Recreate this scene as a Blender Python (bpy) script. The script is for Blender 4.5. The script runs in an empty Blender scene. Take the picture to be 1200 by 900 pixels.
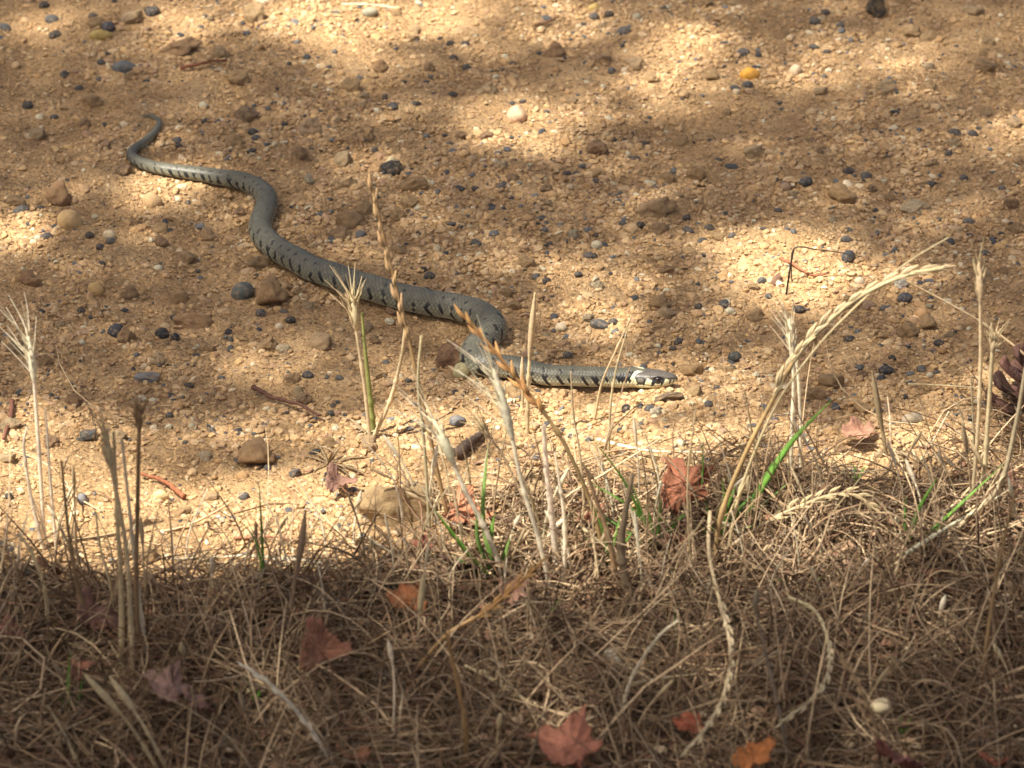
import bpy, bmesh, math, random
import numpy as np
from mathutils import Vector, Matrix

random.seed(7)
rng = np.random.default_rng(7)
scene = bpy.context.scene
COL = scene.collection

# ------------------------------------------------------------------ camera
D, PITCH, VIEW_W = 3.3, math.radians(28.0), 0.60      # metres to the focus point, tilt, view width there
CAM = np.array([0.0, -D * math.cos(PITCH), D * math.sin(PITCH)])
FWD = np.array([0.0, math.cos(PITCH), -math.sin(PITCH)])
UP = np.array([0.0, math.sin(PITCH), math.cos(PITCH)])
cam_data = bpy.data.cameras.new('camera')
cam = bpy.data.objects.new('camera', cam_data)
COL.objects.link(cam)
cam.location = CAM
cam.rotation_euler = (math.pi / 2 - PITCH, 0, 0)
cam_data.sensor_width = 36.0
cam_data.lens = 36.0 * D / VIEW_W
cam_data.clip_start, cam_data.clip_end = 0.05, 500.0
cam_data.dof.use_dof = True
cam_data.dof.focus_distance = 3.33
cam_data.dof.aperture_fstop = 17.0
scene.camera = cam

# ------------------------------------------------------------------ sky, sun, exposure
SUN = np.array([-0.56, -0.27, 1.18]); SUN /= np.linalg.norm(SUN)
world = bpy.data.worlds.new('World'); scene.world = world
world.use_nodes = True
wn = world.node_tree.nodes; wl = world.node_tree.links
sky = wn.new('ShaderNodeTexSky'); sky.sky_type = 'NISHITA'; sky.sun_disc = False
sky.sun_elevation = math.asin(SUN[2]); sky.sun_rotation = math.atan2(SUN[0], SUN[1])
sky.dust_density = 9.0; sky.air_density = 0.7; sky.ozone_density = 0.2
bg = wn['Background']; bg.inputs['Strength'].default_value = 0.08
wl.new(sky.outputs['Color'], bg.inputs['Color'])
sun_data = bpy.data.lights.new('sun', 'SUN')
sun_data.energy = 5.0; sun_data.angle = math.radians(0.53); sun_data.color = (1.0, 0.945, 0.85)
sun = bpy.data.objects.new('sun', sun_data); COL.objects.link(sun)
sun.rotation_euler = Vector(SUN).to_track_quat('Z', 'Y').to_euler()
vs = scene.view_settings
vs.view_transform = 'Standard'; vs.look = 'None'; vs.gamma = 1.0; vs.exposure = 1.36
scene.cycles.max_bounces = 8

# ------------------------------------------------------------------ helpers
def ray(px, py):
    s = VIEW_W / D / 1200.0
    px = np.asarray(px, float); py = np.asarray(py, float)
    return FWD + ((px - 600) * s)[..., None] * np.array([1.0, 0, 0]) - ((py - 450) * s)[..., None] * UP

def on_ground(px, py, z=0.0):
    r = ray(px, py)
    t = (z - CAM[2]) / r[..., 2]
    return CAM + t[..., None] * r

def to_pixel(p):
    q = np.asarray(p, float) - CAM
    d = q @ FWD
    s = 1200.0 / (VIEW_W / D)
    return 600 + q[..., 0] / d * s, 450 - (q @ UP) / d * s

def px_size(y):       # metres per pixel at ground depth y
    return VIEW_W / 1200.0 * (D + y * math.cos(PITCH)) / D

_tab = np.random.default_rng(3).random((256, 256))
def vnoise(x, y, f, seed=0):
    x = np.asarray(x, float) * f + 37.1 * seed + 1000; y = np.asarray(y, float) * f + 17.7 * seed + 1000
    i, j = np.floor(x).astype(int), np.floor(y).astype(int)
    u, v = x - i, y - j
    u = u * u * (3 - 2 * u); v = v * v * (3 - 2 * v)
    T = lambda a, b: _tab[a % 256, b % 256]
    return (T(i, j) * (1 - u) + T(i + 1, j) * u) * (1 - v) + (T(i, j + 1) * (1 - u) + T(i + 1, j + 1) * u) * v

_BX = [-300, 0, 200, 400, 500, 620, 760, 900, 1000, 1200, 1500]
_BY = [715, 705, 690, 680, 655, 625, 595, 606, 598, 572, 540]
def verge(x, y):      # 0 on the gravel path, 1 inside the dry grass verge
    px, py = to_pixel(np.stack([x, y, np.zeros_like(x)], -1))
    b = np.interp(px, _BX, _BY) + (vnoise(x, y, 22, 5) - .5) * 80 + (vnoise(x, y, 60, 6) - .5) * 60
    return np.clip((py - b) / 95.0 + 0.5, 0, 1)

def gz(x, y):
    x = np.asarray(x, float); y = np.asarray(y, float)
    h = (vnoise(x, y, 7, 1) - .5) * .010 + (vnoise(x, y, 19, 2) - .5) * .007 + (vnoise(x, y, 55, 3) - .5) * .0032
    near = np.exp(-(x ** 2 + (y - .1) ** 2) / 9.0)
    return h * (.3 + .7 * near) + verge(x, y) * .006

def gz1(x, y): return float(gz(np.array([x]), np.array([y]))[0])

def at(px, py, lift=0.0):
    p = on_ground(np.array([px]), np.array([py]))[0]
    for _ in range(2):
        p = on_ground(np.array([px]), np.array([py]), gz1(p[0], p[1]) + lift)[0]
    return p

def mesh_np(name, V, F, mat=None, smooth=False, col=None):
    """V (n,3); F (m,k) ints with k = 3 or 4; col (n,3) per-vertex pigment"""
    me = bpy.data.meshes.new(name)
    V = np.ascontiguousarray(V, np.float32); F = np.ascontiguousarray(F, np.int32)
    k = F.shape[1]
    me.vertices.add(len(V)); me.vertices.foreach_set('co', V.ravel())
    me.loops.add(F.size); me.loops.foreach_set('vertex_index', F.ravel())
    me.polygons.add(len(F)); me.polygons.foreach_set('loop_start', np.arange(0, F.size, k, dtype=np.int32))
    me.polygons.foreach_set('loop_total', np.full(len(F), k, np.int32))
    me.polygons.foreach_set('use_smooth', np.full(len(F), smooth, bool))
    if col is not None:
        a = me.color_attributes.new('pigment', 'FLOAT_COLOR', 'POINT')
        c = np.ones((len(V), 4), np.float32); c[:, :3] = col
        a.data.foreach_set('color', c.ravel())
    me.update(); me.validate()
    if mat: me.materials.append(mat)
    return me

def add(name, me, parent=None, label=None, cat=None, group=None, kind=None, loc=None):
    o = bpy.data.objects.new(name, me); COL.objects.link(o)
    if parent is not None: o.parent = parent
    if label: o['label'] = label
    if cat: o['category'] = cat
    if group: o['group'] = group
    if kind: o['kind'] = kind
    if loc is not None: o.location = loc
    return o

class MB:
    """collects vertices and quads (triangles repeat the last index) with pigment"""
    def __init__(s): s.V, s.F, s.C, s.n = [], [], [], 0
    def put(s, V, F, c=None):
        V = np.asarray(V, float)
        s.V.append(V); s.F.append(np.asarray(F) + s.n); s.n += len(V)
        if c is not None: s.C.append(np.broadcast_to(np.asarray(c, float), (len(V), 3)))
    def mesh(s, name, mat, smooth=True):
        return mesh_np(name, np.concatenate(s.V), np.concatenate(s.F), mat, smooth, np.concatenate(s.C) if s.C else None)

def smooth_path(P, n):
    """Catmull-Rom through P, n samples evenly spaced by length"""
    P = np.asarray(P, float)
    if len(P) == 2: return P[0] + (P[1] - P[0]) * np.linspace(0, 1, n)[:, None]
    Q = np.vstack([2 * P[0] - P[1], P, 2 * P[-1] - P[-2]])
    out = []
    for i in range(1, len(Q) - 2):
        t = np.linspace(0, 1, 24, endpoint=False)[:, None]
        a, b, c, d = Q[i - 1], Q[i], Q[i + 1], Q[i + 2]
        out.append(.5 * (2 * b + (c - a) * t + (2 * a - 5 * b + 4 * c - d) * t ** 2 + (-a + 3 * b - 3 * c + d) * t ** 3))
    out = np.vstack(out + [P[-1:]])
    s = np.concatenate([[0], np.cumsum(np.linalg.norm(np.diff(out, axis=0), axis=1))])
    q = np.linspace(0, s[-1], n)
    return np.stack([np.interp(q, s, out[:, k]) for k in range(out.shape[1])], 1)

def frames(P):
    T = np.gradient(P, axis=0); T /= np.linalg.norm(T, axis=1)[:, None] + 1e-12
    ref = np.array([0, 0, 1.0]) if abs(T[:, 2]).mean() < .8 else np.array([0.9, .43, 0])
    A = np.cross(T, ref); A /= np.linalg.norm(A, axis=1)[:, None] + 1e-12
    return T, A, np.cross(A, T)

def tube(P, r, sides=6, flat=1.0, twist=0.0):
    P = np.asarray(P, float); n = len(P)
    r = np.broadcast_to(np.asarray(r, float), (n,))
    T, A, B = frames(P)
    ph = np.linspace(0, 2 * np.pi, sides, endpoint=False)[None] + (twist * np.linspace(0, 1, n))[:, None]
    V = P[:, None] + r[:, None, None] * (np.cos(ph)[..., None] * A[:, None] + flat * np.sin(ph)[..., None] * B[:, None])
    i = np.arange(n - 1)[:, None] * sides; j = np.arange(sides)[None]; k = (j + 1) % sides
    F = np.stack([i + j, i + k, i + sides + k, i + sides + j], -1).reshape(-1, 4)
    return V.reshape(-1, 3), F

# ------------------------------------------------------------------ materials
def mat_new(name):
    m = bpy.data.materials.new(name); m.use_nodes = True
    nt = m.node_tree
    return m, nt, nt.nodes, nt.links, nt.nodes['Principled BSDF']

def mixcol(nt, fac, a, b, mode='MIX'):
    n = nt.nodes.new('ShaderNodeMix'); n.data_type = 'RGBA'; n.blend_type = mode
    for sock, v in ((n.inputs['Factor'], fac), (n.inputs['A'], a), (n.inputs['B'], b)):
        if hasattr(v, 'is_output'): nt.links.new(v, sock)
        elif isinstance(v, (int, float)): sock.default_value = v
        else: sock.default_value = (*v, 1)
    return n.outputs['Result']

def noise(nt, scale, detail=4, rough=.6, coord='Object'):
    tc = nt.nodes.new('ShaderNodeTexCoord'); n = nt.nodes.new('ShaderNodeTexNoise')
    n.inputs['Scale'].default_value = scale; n.inputs['Detail'].default_value = detail; n.inputs['Roughness'].default_value = rough
    nt.links.new(tc.outputs[coord], n.inputs['Vector'])
    return n.outputs['Fac']

def ramp(nt, fac, *stops):
    n = nt.nodes.new('ShaderNodeValToRGB'); nt.links.new(fac, n.inputs['Fac'])
    e = n.color_ramp.elements
    while len(e) < len(stops): e.new(.5)
    for el, (p, c) in zip(e, stops):
        el.position = p; el.color = (*c, 1) if not isinstance(c, (int, float)) else (c, c, c, 1)
    return n.outputs['Color']

def bump(nt, bsdf, height, dist, strength=1.0):
    b = nt.nodes.new('ShaderNodeBump'); b.inputs['Distance'].default_value = dist; b.inputs['Strength'].default_value = strength
    nt.links.new(height, b.inputs['Height']); nt.links.new(b.outputs['Normal'], bsdf.inputs['Normal'])

def attr(nt, name='pigment'):
    a = nt.nodes.new('ShaderNodeAttribute'); a.attribute_name = name
    return a.outputs['Color']

def objcol(nt):
    return nt.nodes.new('ShaderNodeObjectInfo').outputs['Color']

SAND = (0.47, 0.30, 0.145)
def make_ground_mat():
    m, nt, N, L, b = mat_new('sandy_soil')
    n1 = noise(nt, 26, 6, .65); n2 = noise(nt, 420, 5, .7); n3 = noise(nt, 6, 3)
    sand = ramp(nt, n1, (.25, (.35, .213, .104)), (.5, (.455, .293, .150)), (.75, (.53, .365, .20)))
    sand = mixcol(nt, .75, sand, ramp(nt, n2, (.3, (.62, .58, .52)), (.5, (1, 1, 1)), (.72, (1.25, 1.22, 1.15))), 'MULTIPLY')
    sand = mixcol(nt, .5, sand, ramp(nt, n3, (.35, (.86, .84, .8)), (.65, (1.08, 1.07, 1.05))), 'MULTIPLY')
    tc = N.new('ShaderNodeTexCoord'); vo = N.new('ShaderNodeTexVoronoi'); vo.inputs['Scale'].default_value = 430
    wp = N.new('ShaderNodeVectorMath'); wp.operation = 'ADD'; nn = N.new('ShaderNodeTexNoise'); nn.inputs['Scale'].default_value = 260
    sc_ = N.new('ShaderNodeVectorMath'); sc_.operation = 'SCALE'; sc_.inputs['Scale'].default_value = .0022
    L.new(tc.outputs['Object'], nn.inputs['Vector']); L.new(nn.outputs['Color'], sc_.inputs[0])
    L.new(tc.outputs['Object'], wp.inputs[0]); L.new(sc_.outputs[0], wp.inputs[1]); L.new(wp.outputs[0], vo.inputs['Vector'])
    bw = N.new('ShaderNodeRGBToBW'); L.new(vo.outputs['Color'], bw.inputs[0])
    sand = mixcol(nt, .8, sand, ramp(nt, bw.outputs[0], (.12, (.55, .54, .52)), (.4, (1, 1, 1)), (.85, (1.18, 1.15, 1.08))), 'MULTIPLY')
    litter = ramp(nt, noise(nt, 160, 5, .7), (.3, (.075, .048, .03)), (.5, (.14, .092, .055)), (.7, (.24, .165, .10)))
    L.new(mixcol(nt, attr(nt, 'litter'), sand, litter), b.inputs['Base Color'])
    b.inputs['Roughness'].default_value = .95; b.inputs['Specular IOR Level'].default_value = .15
    ad = N.new('ShaderNodeMath'); ad.operation = 'ADD'
    L.new(n2, ad.inputs[0]); L.new(noise(nt, 1300, 2), ad.inputs[1])
    sb = N.new('ShaderNodeMath'); sb.operation = 'MULTIPLY_ADD'; sb.inputs[1].default_value = -1.1
    L.new(vo.outputs['Distance'], sb.inputs[0]); L.new(ad.outputs[0], sb.inputs[2])
    bump(nt, b, sb.outputs[0], .0017, 1.0)
    return m

def make_pigment_mat(name, rough=.9, spec=.2, grain=900, amp=.35, trans=0.0, bumpd=.0003, src='attr'):
    m, nt, N, L, b = mat_new(name)
    c = attr(nt) if src == 'attr' else objcol(nt)
    v = ramp(nt, noise(nt, grain, 4, .65), (.3, (1 - amp, 1 - amp * 1.02, 1 - amp * 1.05)), (.5, (1, 1, 1)), (.7, (1 + amp, 1 + amp, 1 + amp)))
    c = mixcol(nt, 1.0, c, v, 'MULTIPLY')
    L.new(c, b.inputs['Base Color'])
    b.inputs['Roughness'].default_value = rough; b.inputs['Specular IOR Level'].default_value = spec
    if bumpd: bump(nt, b, noise(nt, grain * 1.3, 4), bumpd)
    if trans:
        t = N.new('ShaderNodeBsdfTranslucent'); L.new(c, t.inputs['Color'])
        mx = N.new('ShaderNodeMixShader'); mx.inputs[0].default_value = trans
        L.new(b.outputs[0], mx.inputs[1]); L.new(t.outputs[0], mx.inputs[2])
        L.new(mx.outputs[0], N['Material Output'].inputs['Surface'])
    return m

M_ground = make_ground_mat()
M_gravel = make_pigment_mat('gravel_grains', grain=1400, amp=.3, bumpd=.0003)
def make_stone_mat():
    m, nt, N, L, b = mat_new('stone')
    c = objcol(nt)
    v = ramp(nt, noise(nt, 2.2, 6, .72), (.3, (.62, .6, .58)), (.5, (1, 1, 1)), (.72, (1.3, 1.28, 1.22)))
    c = mixcol(nt, .8, c, v, 'MULTIPLY')
    dust = ramp(nt, noise(nt, 1.7, 6, .75), (.45, 0), (.62, .75))
    c = mixcol(nt, dust, c, (.44, .285, .14))
    L.new(c, b.inputs['Base Color'])
    b.inputs['Roughness'].default_value = .8; b.inputs['Specular IOR Level'].default_value = .25
    bump(nt, b, noise(nt, 4, 7, .8), .003)
    return m
M_stone = make_stone_mat()
def make_smooth_stone_mat():
    m, nt, N, L, b = mat_new('smooth_pebble')
    c = objcol(nt)
    v = ramp(nt, noise(nt, 2.5, 5, .65), (.3, (.72, .72, .72)), (.5, (1, 1, 1)), (.72, (1.2, 1.2, 1.2)))
    c = mixcol(nt, 1.0, c, v, 'MULTIPLY')
    c = mixcol(nt, ramp(nt, noise(nt, 1.9, 6, .8), (.50, 0), (.66, .7)), c, (.40, .265, .14))
    L.new(c, b.inputs['Base Color'])
    b.inputs['Roughness'].default_value = .68; b.inputs['Specular IOR Level'].default_value = .25
    bump(nt, b, noise(nt, 5, 5, .7), .0007)
    return m
M_pebble = make_smooth_stone_mat()
M_straw = make_pigment_mat('dry_straw', rough=.6, spec=.3, grain=500, amp=.25, trans=.38, bumpd=0)
M_green = make_pigment_mat('green_blade', rough=.5, spec=.35, grain=250, amp=.25, trans=.35, bumpd=0)
M_thatch = make_pigment_mat('dry_thatch', rough=.75, spec=.2, grain=300, amp=.3, trans=.12, bumpd=0)
M_twig = make_pigment_mat('twig_bark', rough=.85, spec=.15, grain=800, amp=.45, bumpd=.0006, src='obj')
M_scale = make_pigment_mat('cone_scale', rough=.7, spec=.25, grain=500, amp=.35, bumpd=.0004, src='obj')

def make_deadleaf_mat():
    m, nt, N, L, b = mat_new('dead_leaf')
    c = mixcol(nt, 1.0, objcol(nt), ramp(nt, noise(nt, 2.6, 6, .7), (.3, (.55, .5, .48)), (.5, (1, 1, 1)), (.7, (1.25, 1.2, 1.15))), 'MULTIPLY')
    c = mixcol(nt, 1.0, c, attr(nt), 'MULTIPLY')
    L.new(c, b.inputs['Base Color']); b.inputs['Roughness'].default_value = .6; b.inputs['Specular IOR Level'].default_value = .3
    bump(nt, b, noise(nt, 6, 5), .0015)
    t = N.new('ShaderNodeBsdfTranslucent'); L.new(c, t.inputs['Color'])
    mx = N.new('ShaderNodeMixShader'); mx.inputs[0].default_value = .18
    L.new(b.outputs[0], mx.inputs[1]); L.new(t.outputs[0], mx.inputs[2]); L.new(mx.outputs[0], N['Material Output'].inputs['Surface'])
    return m
M_leaf = make_deadleaf_mat()

def make_snake_mat():
    m, nt, N, L, b = mat_new('snake_skin')
    c = mixcol(nt, 1.0, attr(nt), ramp(nt, noise(nt, 500, 3), (.3, (.85, .85, .85)), (.7, (1.15, 1.15, 1.15))), 'MULTIPLY')
    L.new(c, b.inputs['Base Color']); b.inputs['Roughness'].default_value = .43; b.inputs['Specular IOR Level'].default_value = .4
    return m
M_snake = make_snake_mat()
def flat_mat(name, c, rough=.5, spec=.5):
    m, nt, N, L, b = mat_new(name)
    v = ramp(nt, noise(nt, 300, 4), (.3, tuple(k * .75 for k in c)), (.7, tuple(min(1, k * 1.25) for k in c)))
    L.new(v, b.inputs['Base Color']); b.inputs['Roughness'].default_value = rough; b.inputs['Specular IOR Level'].default_value = spec
    return m
M_eye = flat_mat('eye_iris', (.03, .018, .01), .08, .6)
M_pupil = flat_mat('eye_pupil', (.004, .004, .004), .05, .6)
M_bark = flat_mat('tree_bark', (.16, .12, .085), .9, .2)
def make_treeleaf_mat():
    m, nt, N, L, b = mat_new('tree_foliage')
    c = ramp(nt, noise(nt, 3, 3), (.3, (.045, .075, .018)), (.7, (.075, .11, .03)))
    L.new(c, b.inputs['Base Color']); b.inputs['Roughness'].default_value = .5
    t = N.new('ShaderNodeBsdfTranslucent'); t.inputs['Color'].default_value = (.12, .16, .03, 1)
    mx = N.new('ShaderNodeMixShader'); mx.inputs[0].default_value = .35
    L.new(b.outputs[0], mx.inputs[1]); L.new(t.outputs[0], mx.inputs[2]); L.new(mx.outputs[0], N['Material Output'].inputs['Surface'])
    return m
M_treeleaf = make_treeleaf_mat()

# ------------------------------------------------------------------ ground
def axis(lo, hi, step, far):
    c = np.arange(lo, hi + 1e-9, step); out = []; d, p = step, 0.0
    while p < far: d *= 1.28; p += d; out.append(p)
    out = np.array(out)
    return np.concatenate([lo - out[::-1], c, hi + out])
gx = axis(-.52, .52, .0036, 60); gy = axis(-.62, .85, .0040, 60)
X, Y = np.meshgrid(gx, gy)
Z = gz(X, Y)
inner = np.exp(-((X / .8) ** 4 + ((Y - .1) / 1.0) ** 4))
Z = Z + ((vnoise(X, Y, 170, 8) - .5) * .0018 + (vnoise(X, Y, 330, 9) - .5) * .0012) * inner
V = np.stack([X, Y, Z], -1).reshape(-1, 3)
nx = len(gx); i = np.arange(len(gy) - 1)[:, None] * nx + np.arange(nx - 1)[None]
F = np.stack([i, i + 1, i + nx + 1, i + nx], -1).reshape(-1, 4)
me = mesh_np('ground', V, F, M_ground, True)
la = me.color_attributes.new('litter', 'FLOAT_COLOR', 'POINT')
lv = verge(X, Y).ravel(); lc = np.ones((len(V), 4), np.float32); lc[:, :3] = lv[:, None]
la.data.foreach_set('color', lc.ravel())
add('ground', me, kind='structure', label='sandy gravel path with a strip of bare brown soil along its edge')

# ------------------------------------------------------------------ snake
SN = [  # pixel x, pixel y of the axis, pixel width: snout to tail
 (794,438.5,4),(788,438,14),(778,437.5,19),(768,437.5,22),(756,438,24),(745,439,24),(733,440.5,23),(715,442,23),(695,443.5,24),
 (670,443,24),(648,441,25),(625,437,26),(605,432,27),(585,429.5,28),(567,427,29),(556,421,30),(556,412,30),(564,402,31),(573,393,31),
 (577,384,32),(570,374,32),(555,366,32),(530,360,31),(505,356,31),(480,351,31),(455,345,31),(430,338,31),(405,330,31),(380,321,30),
 (355,309,29),(332,297,28),(316,286,27),(307,275,26),(305,263,25),(309,251,25),(313,239,24),(311,229,23),(301,220.5,22),(286,215.5,21),
 (268,211,20),(243,206,18),(217,202,16),(191,198,14.5),(171,193,13.5),(158,187.5,12.5),(154,180.5,11.5),(160,173,10.5),(173,163,9),(183,152,7.5),
 (186.5,142.5,6),(179,136.5,4.2),(172,135.5,2.6),(165,136,1.2)]
def build_snake():
    P = []; R = []
    for (px, py, w) in SN:
        p = on_ground(np.array([px]), np.array([py]), .006)[0]
        r = w / 2 * px_size(p[1])
        hl = np.interp(px, [560, 640, 733], [0, .003, .0098]) if (px > 600 and py > 425) else 0
        p = at(px, py, max(r * .80 + .0012, hl))
        P.append(p); R.append(r)
    P = np.array(P); R = np.array(R)
    n0 = 900
    c = smooth_path(np.column_stack([P, R]), n0)
    P, R = c[:, :3], c[:, 3]
    s = np.concatenate([[0], np.cumsum(np.linalg.norm(np.diff(P, axis=0), axis=1))])
    # rest on the ground, the head held a little above it
    zg = gz(P[:, 0], P[:, 1])
    k = np.exp(-np.linspace(-3, 3, 41) ** 2); k /= k.sum()
    zg = np.convolve(np.pad(zg, 20, mode='edge'), k, 'valid')
    lift = .0042 * np.clip(1 - s / .075, 0, 1) ** .8
    P[:, 2] = zg + R * .80 + .0012 + lift
    P[:, 2] = np.where(s < .03, np.interp(.03, s, P[:, 2]) + .0004 * (1 - s / .03), P[:, 2])
    L = s[-1]
    # rings: finer on the head
    q = np.concatenate([np.linspace(0, .004, 22, endpoint=False), np.arange(.004, .045, .00026), np.arange(.045, L, .00038), [L]])
    C = np.stack([np.interp(q, s, P[:, a]) for a in range(3)], 1)
    r = np.interp(q, s, R)
    T = np.stack([np.interp(q, s, np.gradient(P[:, a], s)) for a in range(3)], 1); T[:, 2] *= .6
    T /= np.linalg.norm(T, axis=1)[:, None]
    side = np.cross(T, [0, 0, 1.0]); side /= np.linalg.norm(side, axis=1)[:, None]
    up = np.cross(side, T)
    mm = q * 1000
    hs = [0, .3, 1, 2.5, 4.5, 8, 12, 17, 22, 27, 32, 40]
    w_ = np.interp(mm, hs, [.5, 1.3, 2.3, 3.4, 4.2, 5.1, 5.9, 6.7, 7.2, 6.9, 6.2, 6.0])
    t_ = np.interp(mm, hs, [.3, .8, 1.6, 2.7, 3.5, 4.4, 5.1, 5.4, 5.5, 5.4, 5.3, 5.6])
    b_ = np.interp(mm, hs, [.3, .7, 1.3, 2.0, 2.6, 3.3, 3.9, 4.4, 4.8, 5.0, 5.1, 5.1])
    f = np.clip((mm - 32) / 14, 0, 1); f = f * f * (3 - 2 * f)
    W = (w_ / 1000) * (1 - f) + r * 1.03 * f
    TT = (t_ / 1000) * (1 - f) + r * f
    BB = (b_ / 1000) * (1 - f) + r * .86 * f
    NS = 100
    ph = np.linspace(0, 2 * np.pi, NS, endpoint=False)         # 0 = top, grows to the side
    e = (.80 + .16 * f)[:, None]
    cx = np.sign(np.sin(ph))[None] * np.abs(np.sin(ph))[None] ** e
    cz = np.sign(np.cos(ph))[None] * np.abs(np.cos(ph))[None] ** e
    A = np.degrees(np.where(ph > np.pi, 2 * np.pi - ph, ph))   # 0 top .. 180 belly
    sg = np.where(ph > np.pi, -1.0, 1.0)
    mm2 = np.broadcast_to(mm[:, None], (len(q), NS)); A2 = np.broadcast_to(A[None], mm2.shape)
    # scale lattice: 19 dorsal rows, pitch follows the body's size
    pitch = np.maximum(.0011, .315 * r)                          # length of one scale along the body
    lat = np.concatenate([[0], np.cumsum(np.diff(q) / ((pitch[1:] + pitch[:-1]) / 2))])
    a = np.broadcast_to(lat[:, None], mm2.shape); rows = 27.0
    bcoord = np.where(ph > np.pi, ph - 2 * np.pi, ph) / (2 * np.pi) * rows
    b = np.broadcast_to(bcoord[None], mm2.shape)
    u1, u2 = a + b / 2, a - b / 2
    f1, f2 = u1 - np.floor(u1), u2 - np.floor(u2)
    edge = np.minimum(np.minimum(f1, 1 - f1), np.minimum(f2, 1 - f2)) * 2
    ca = (np.floor(u1) + np.floor(u2) + 1) / 2; cb = np.floor(u1) - np.floor(u2)   # centre of the scale
    frac_a = a - ca                                              # -.5 .. .5 along the scale (positive: towards the tail)
    dorsal = np.clip((128 - A2) / 6, 0, 1) * np.clip((mm2 - 23) / 5, 0, 1)
    hgt = np.clip(edge / .36, 0, 1) ** .6 * .55 + (frac_a + .5) * .45 + .22 * np.exp(-((b - cb) / .10) ** 2)
    rr = np.broadcast_to(r[:, None], mm2.shape)
    disp = dorsal * hgt * rr * .075
    belly = (A2 >= 128) & (mm2 > 25)
    bf = a - np.floor(a)
    disp = np.where(belly, rr * .03 * np.clip(bf / .9, 0, 1), disp)
    # head shields, brow and mouth
    head = mm2 < 27
    brow = np.exp(-((mm2 - 11.5) / 3.2) ** 2 - ((A2 - 40) / 9) ** 2) * .0007
    canth = np.exp(-((mm2 - 6) / 4.0) ** 2 - ((A2 - 48) / 10) ** 2) * .0004
    socket = -np.exp(-((mm2 - 11.7) / 2.1) ** 2 - ((A2 - 62) / 13) ** 2) * .0008
    mouth_a = 101 + 5 * np.sin(np.clip(mm2 / 22, 0, 1) * 5)
    mouth = -np.exp(-((A2 - mouth_a) / 2.4) ** 2) * .00055 * np.clip((mm2 - .8) / 1, 0, 1) * np.clip((23.5 - mm2) / 1.5, 0, 1)
    seams = np.zeros_like(mm2)
    for s0 in (5.2, 8.6, 15.6):
        seams = np.maximum(seams, np.exp(-((mm2 - s0 + .03 * (A2 - 20)) / .22) ** 2) * (A2 < 62))
    seams = np.maximum(seams, np.exp(-(A2 / 2.0) ** 2) * (mm2 > 15.6) * (mm2 < 23))
    seams = np.maximum(seams, np.exp(-((A2 - 26) / 2.5) ** 2) * (mm2 > 8) * (mm2 < 16))
    disp = disp + np.where(head, brow + canth + socket + mouth - seams * .00022, 0)
    pos = C[:, None] + side[:, None] * (W[:, None] * cx)[..., None] + up[:, None] * (np.where(cz > 0, TT[:, None], BB[:, None]) * cz)[..., None]
    nrm = side[:, None] * cx[..., None] + up[:, None] * cz[..., None]
    nrm /= np.linalg.norm(nrm, axis=2)[..., None]
    pos = pos + nrm * disp[..., None]
    # pigment, looked up at scale centres so that the marks follow the scales
    Aq = np.where(dorsal > .5, np.clip(np.abs(cb) / rows * 360, 0, 180), A2)
    mq = np.where(dorsal > .5, np.interp(ca, lat, mm), mm2)
    Lm = L * 1000
    back = np.array([.120, .112, .079]); flank = np.array([.21, .20, .138]); pale = np.array([.57, .55, .39])
    black = np.array([.010, .010, .011]); cream = np.array([.66, .62, .38]); crown = np.array([.098, .083, .068])
    near = np.clip(1 - (mq - 30) / 170, 0, 1)[..., None]
    fl = np.clip((Aq - 56) / 26, 0, 1)[..., None]
    low = flank * (1 - near) + pale * near * .85 + flank * .15 * near
    lowm = np.clip((Aq - 76) / 16, 0, 1)[..., None]
    col = back * (1 - fl) + (flank * (1 - lowm) + low * lowm) * fl
    mid = np.clip((Aq - 104) / 10, 0, 1)[..., None]
    col = col * (1 - mid) + (np.array([.36, .36, .27]) * (1 - near) + pale * near) * mid
    jit = _tab[np.floor(ca).astype(int) % 256, (np.floor(cb).astype(int) + 40) % 256]
    col = col * (.86 + .28 * np.where(dorsal > .5, jit, .5))[..., None]
    # flank bars
    sp = np.interp(mq, [0, 60, 150, 330, 500, Lm], [6.6, 7.2, 9.2, 8.6, 5.2, 3.2])
    phase_m = np.arange(0, Lm + 2, .5)
    cum = np.concatenate([[0], np.cumsum(.5 / np.interp(phase_m[1:], [0, 60, 150, 330, 500, Lm], [6.6, 7.2, 9.2, 8.6, 5.2, 3.2]))])
    for sd, off in ((1, 0.0), (-1, .45)):
        m_side = (sg[None] == sd)
        u = np.interp(mq + (Aq - 90) * .045, phase_m, cum) + off
        kk = np.floor(u).astype(int); d = (u - kk - .5) * sp
        jw = _tab[kk % 256, 7]; jl = _tab[kk % 256, 19]; js = _tab[kk % 256, 31]
        wdt = .75 + .6 * jw
        bar = (np.abs(d + (js - .5) * 1.6) < wdt) & (Aq > 52 + 16 * jl) & (Aq < 112 + 18 * js) & (mq > 40) & (mq < Lm * .9)
        dot = (np.abs(d + (jl - .5) * 3 + sp * .3) < .95) & (Aq > 18 + 10 * js) & (Aq < 34 + 10 * js) & (jw > .25) & (mq > 60) & (mq < Lm * .85)
        vent = (np.abs(d) < sp * .28) & (Aq > 140)
        col = np.where((bar & m_side)[..., None], black * 1.8, col)
        col = np.where((dot & m_side)[..., None], np.array([.032, .029, .022]), col)
        col = np.where((vent & m_side & (mm2 > 60))[..., None], black * 2, col)
    # collar and head
    hd = mm2 < 46
    sc = 21.2 + 6.2 * np.sin(np.clip(Aq / 58, 0, 1) * np.pi / 2) - .03 * np.clip(Aq - 80, 0, 60)
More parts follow.
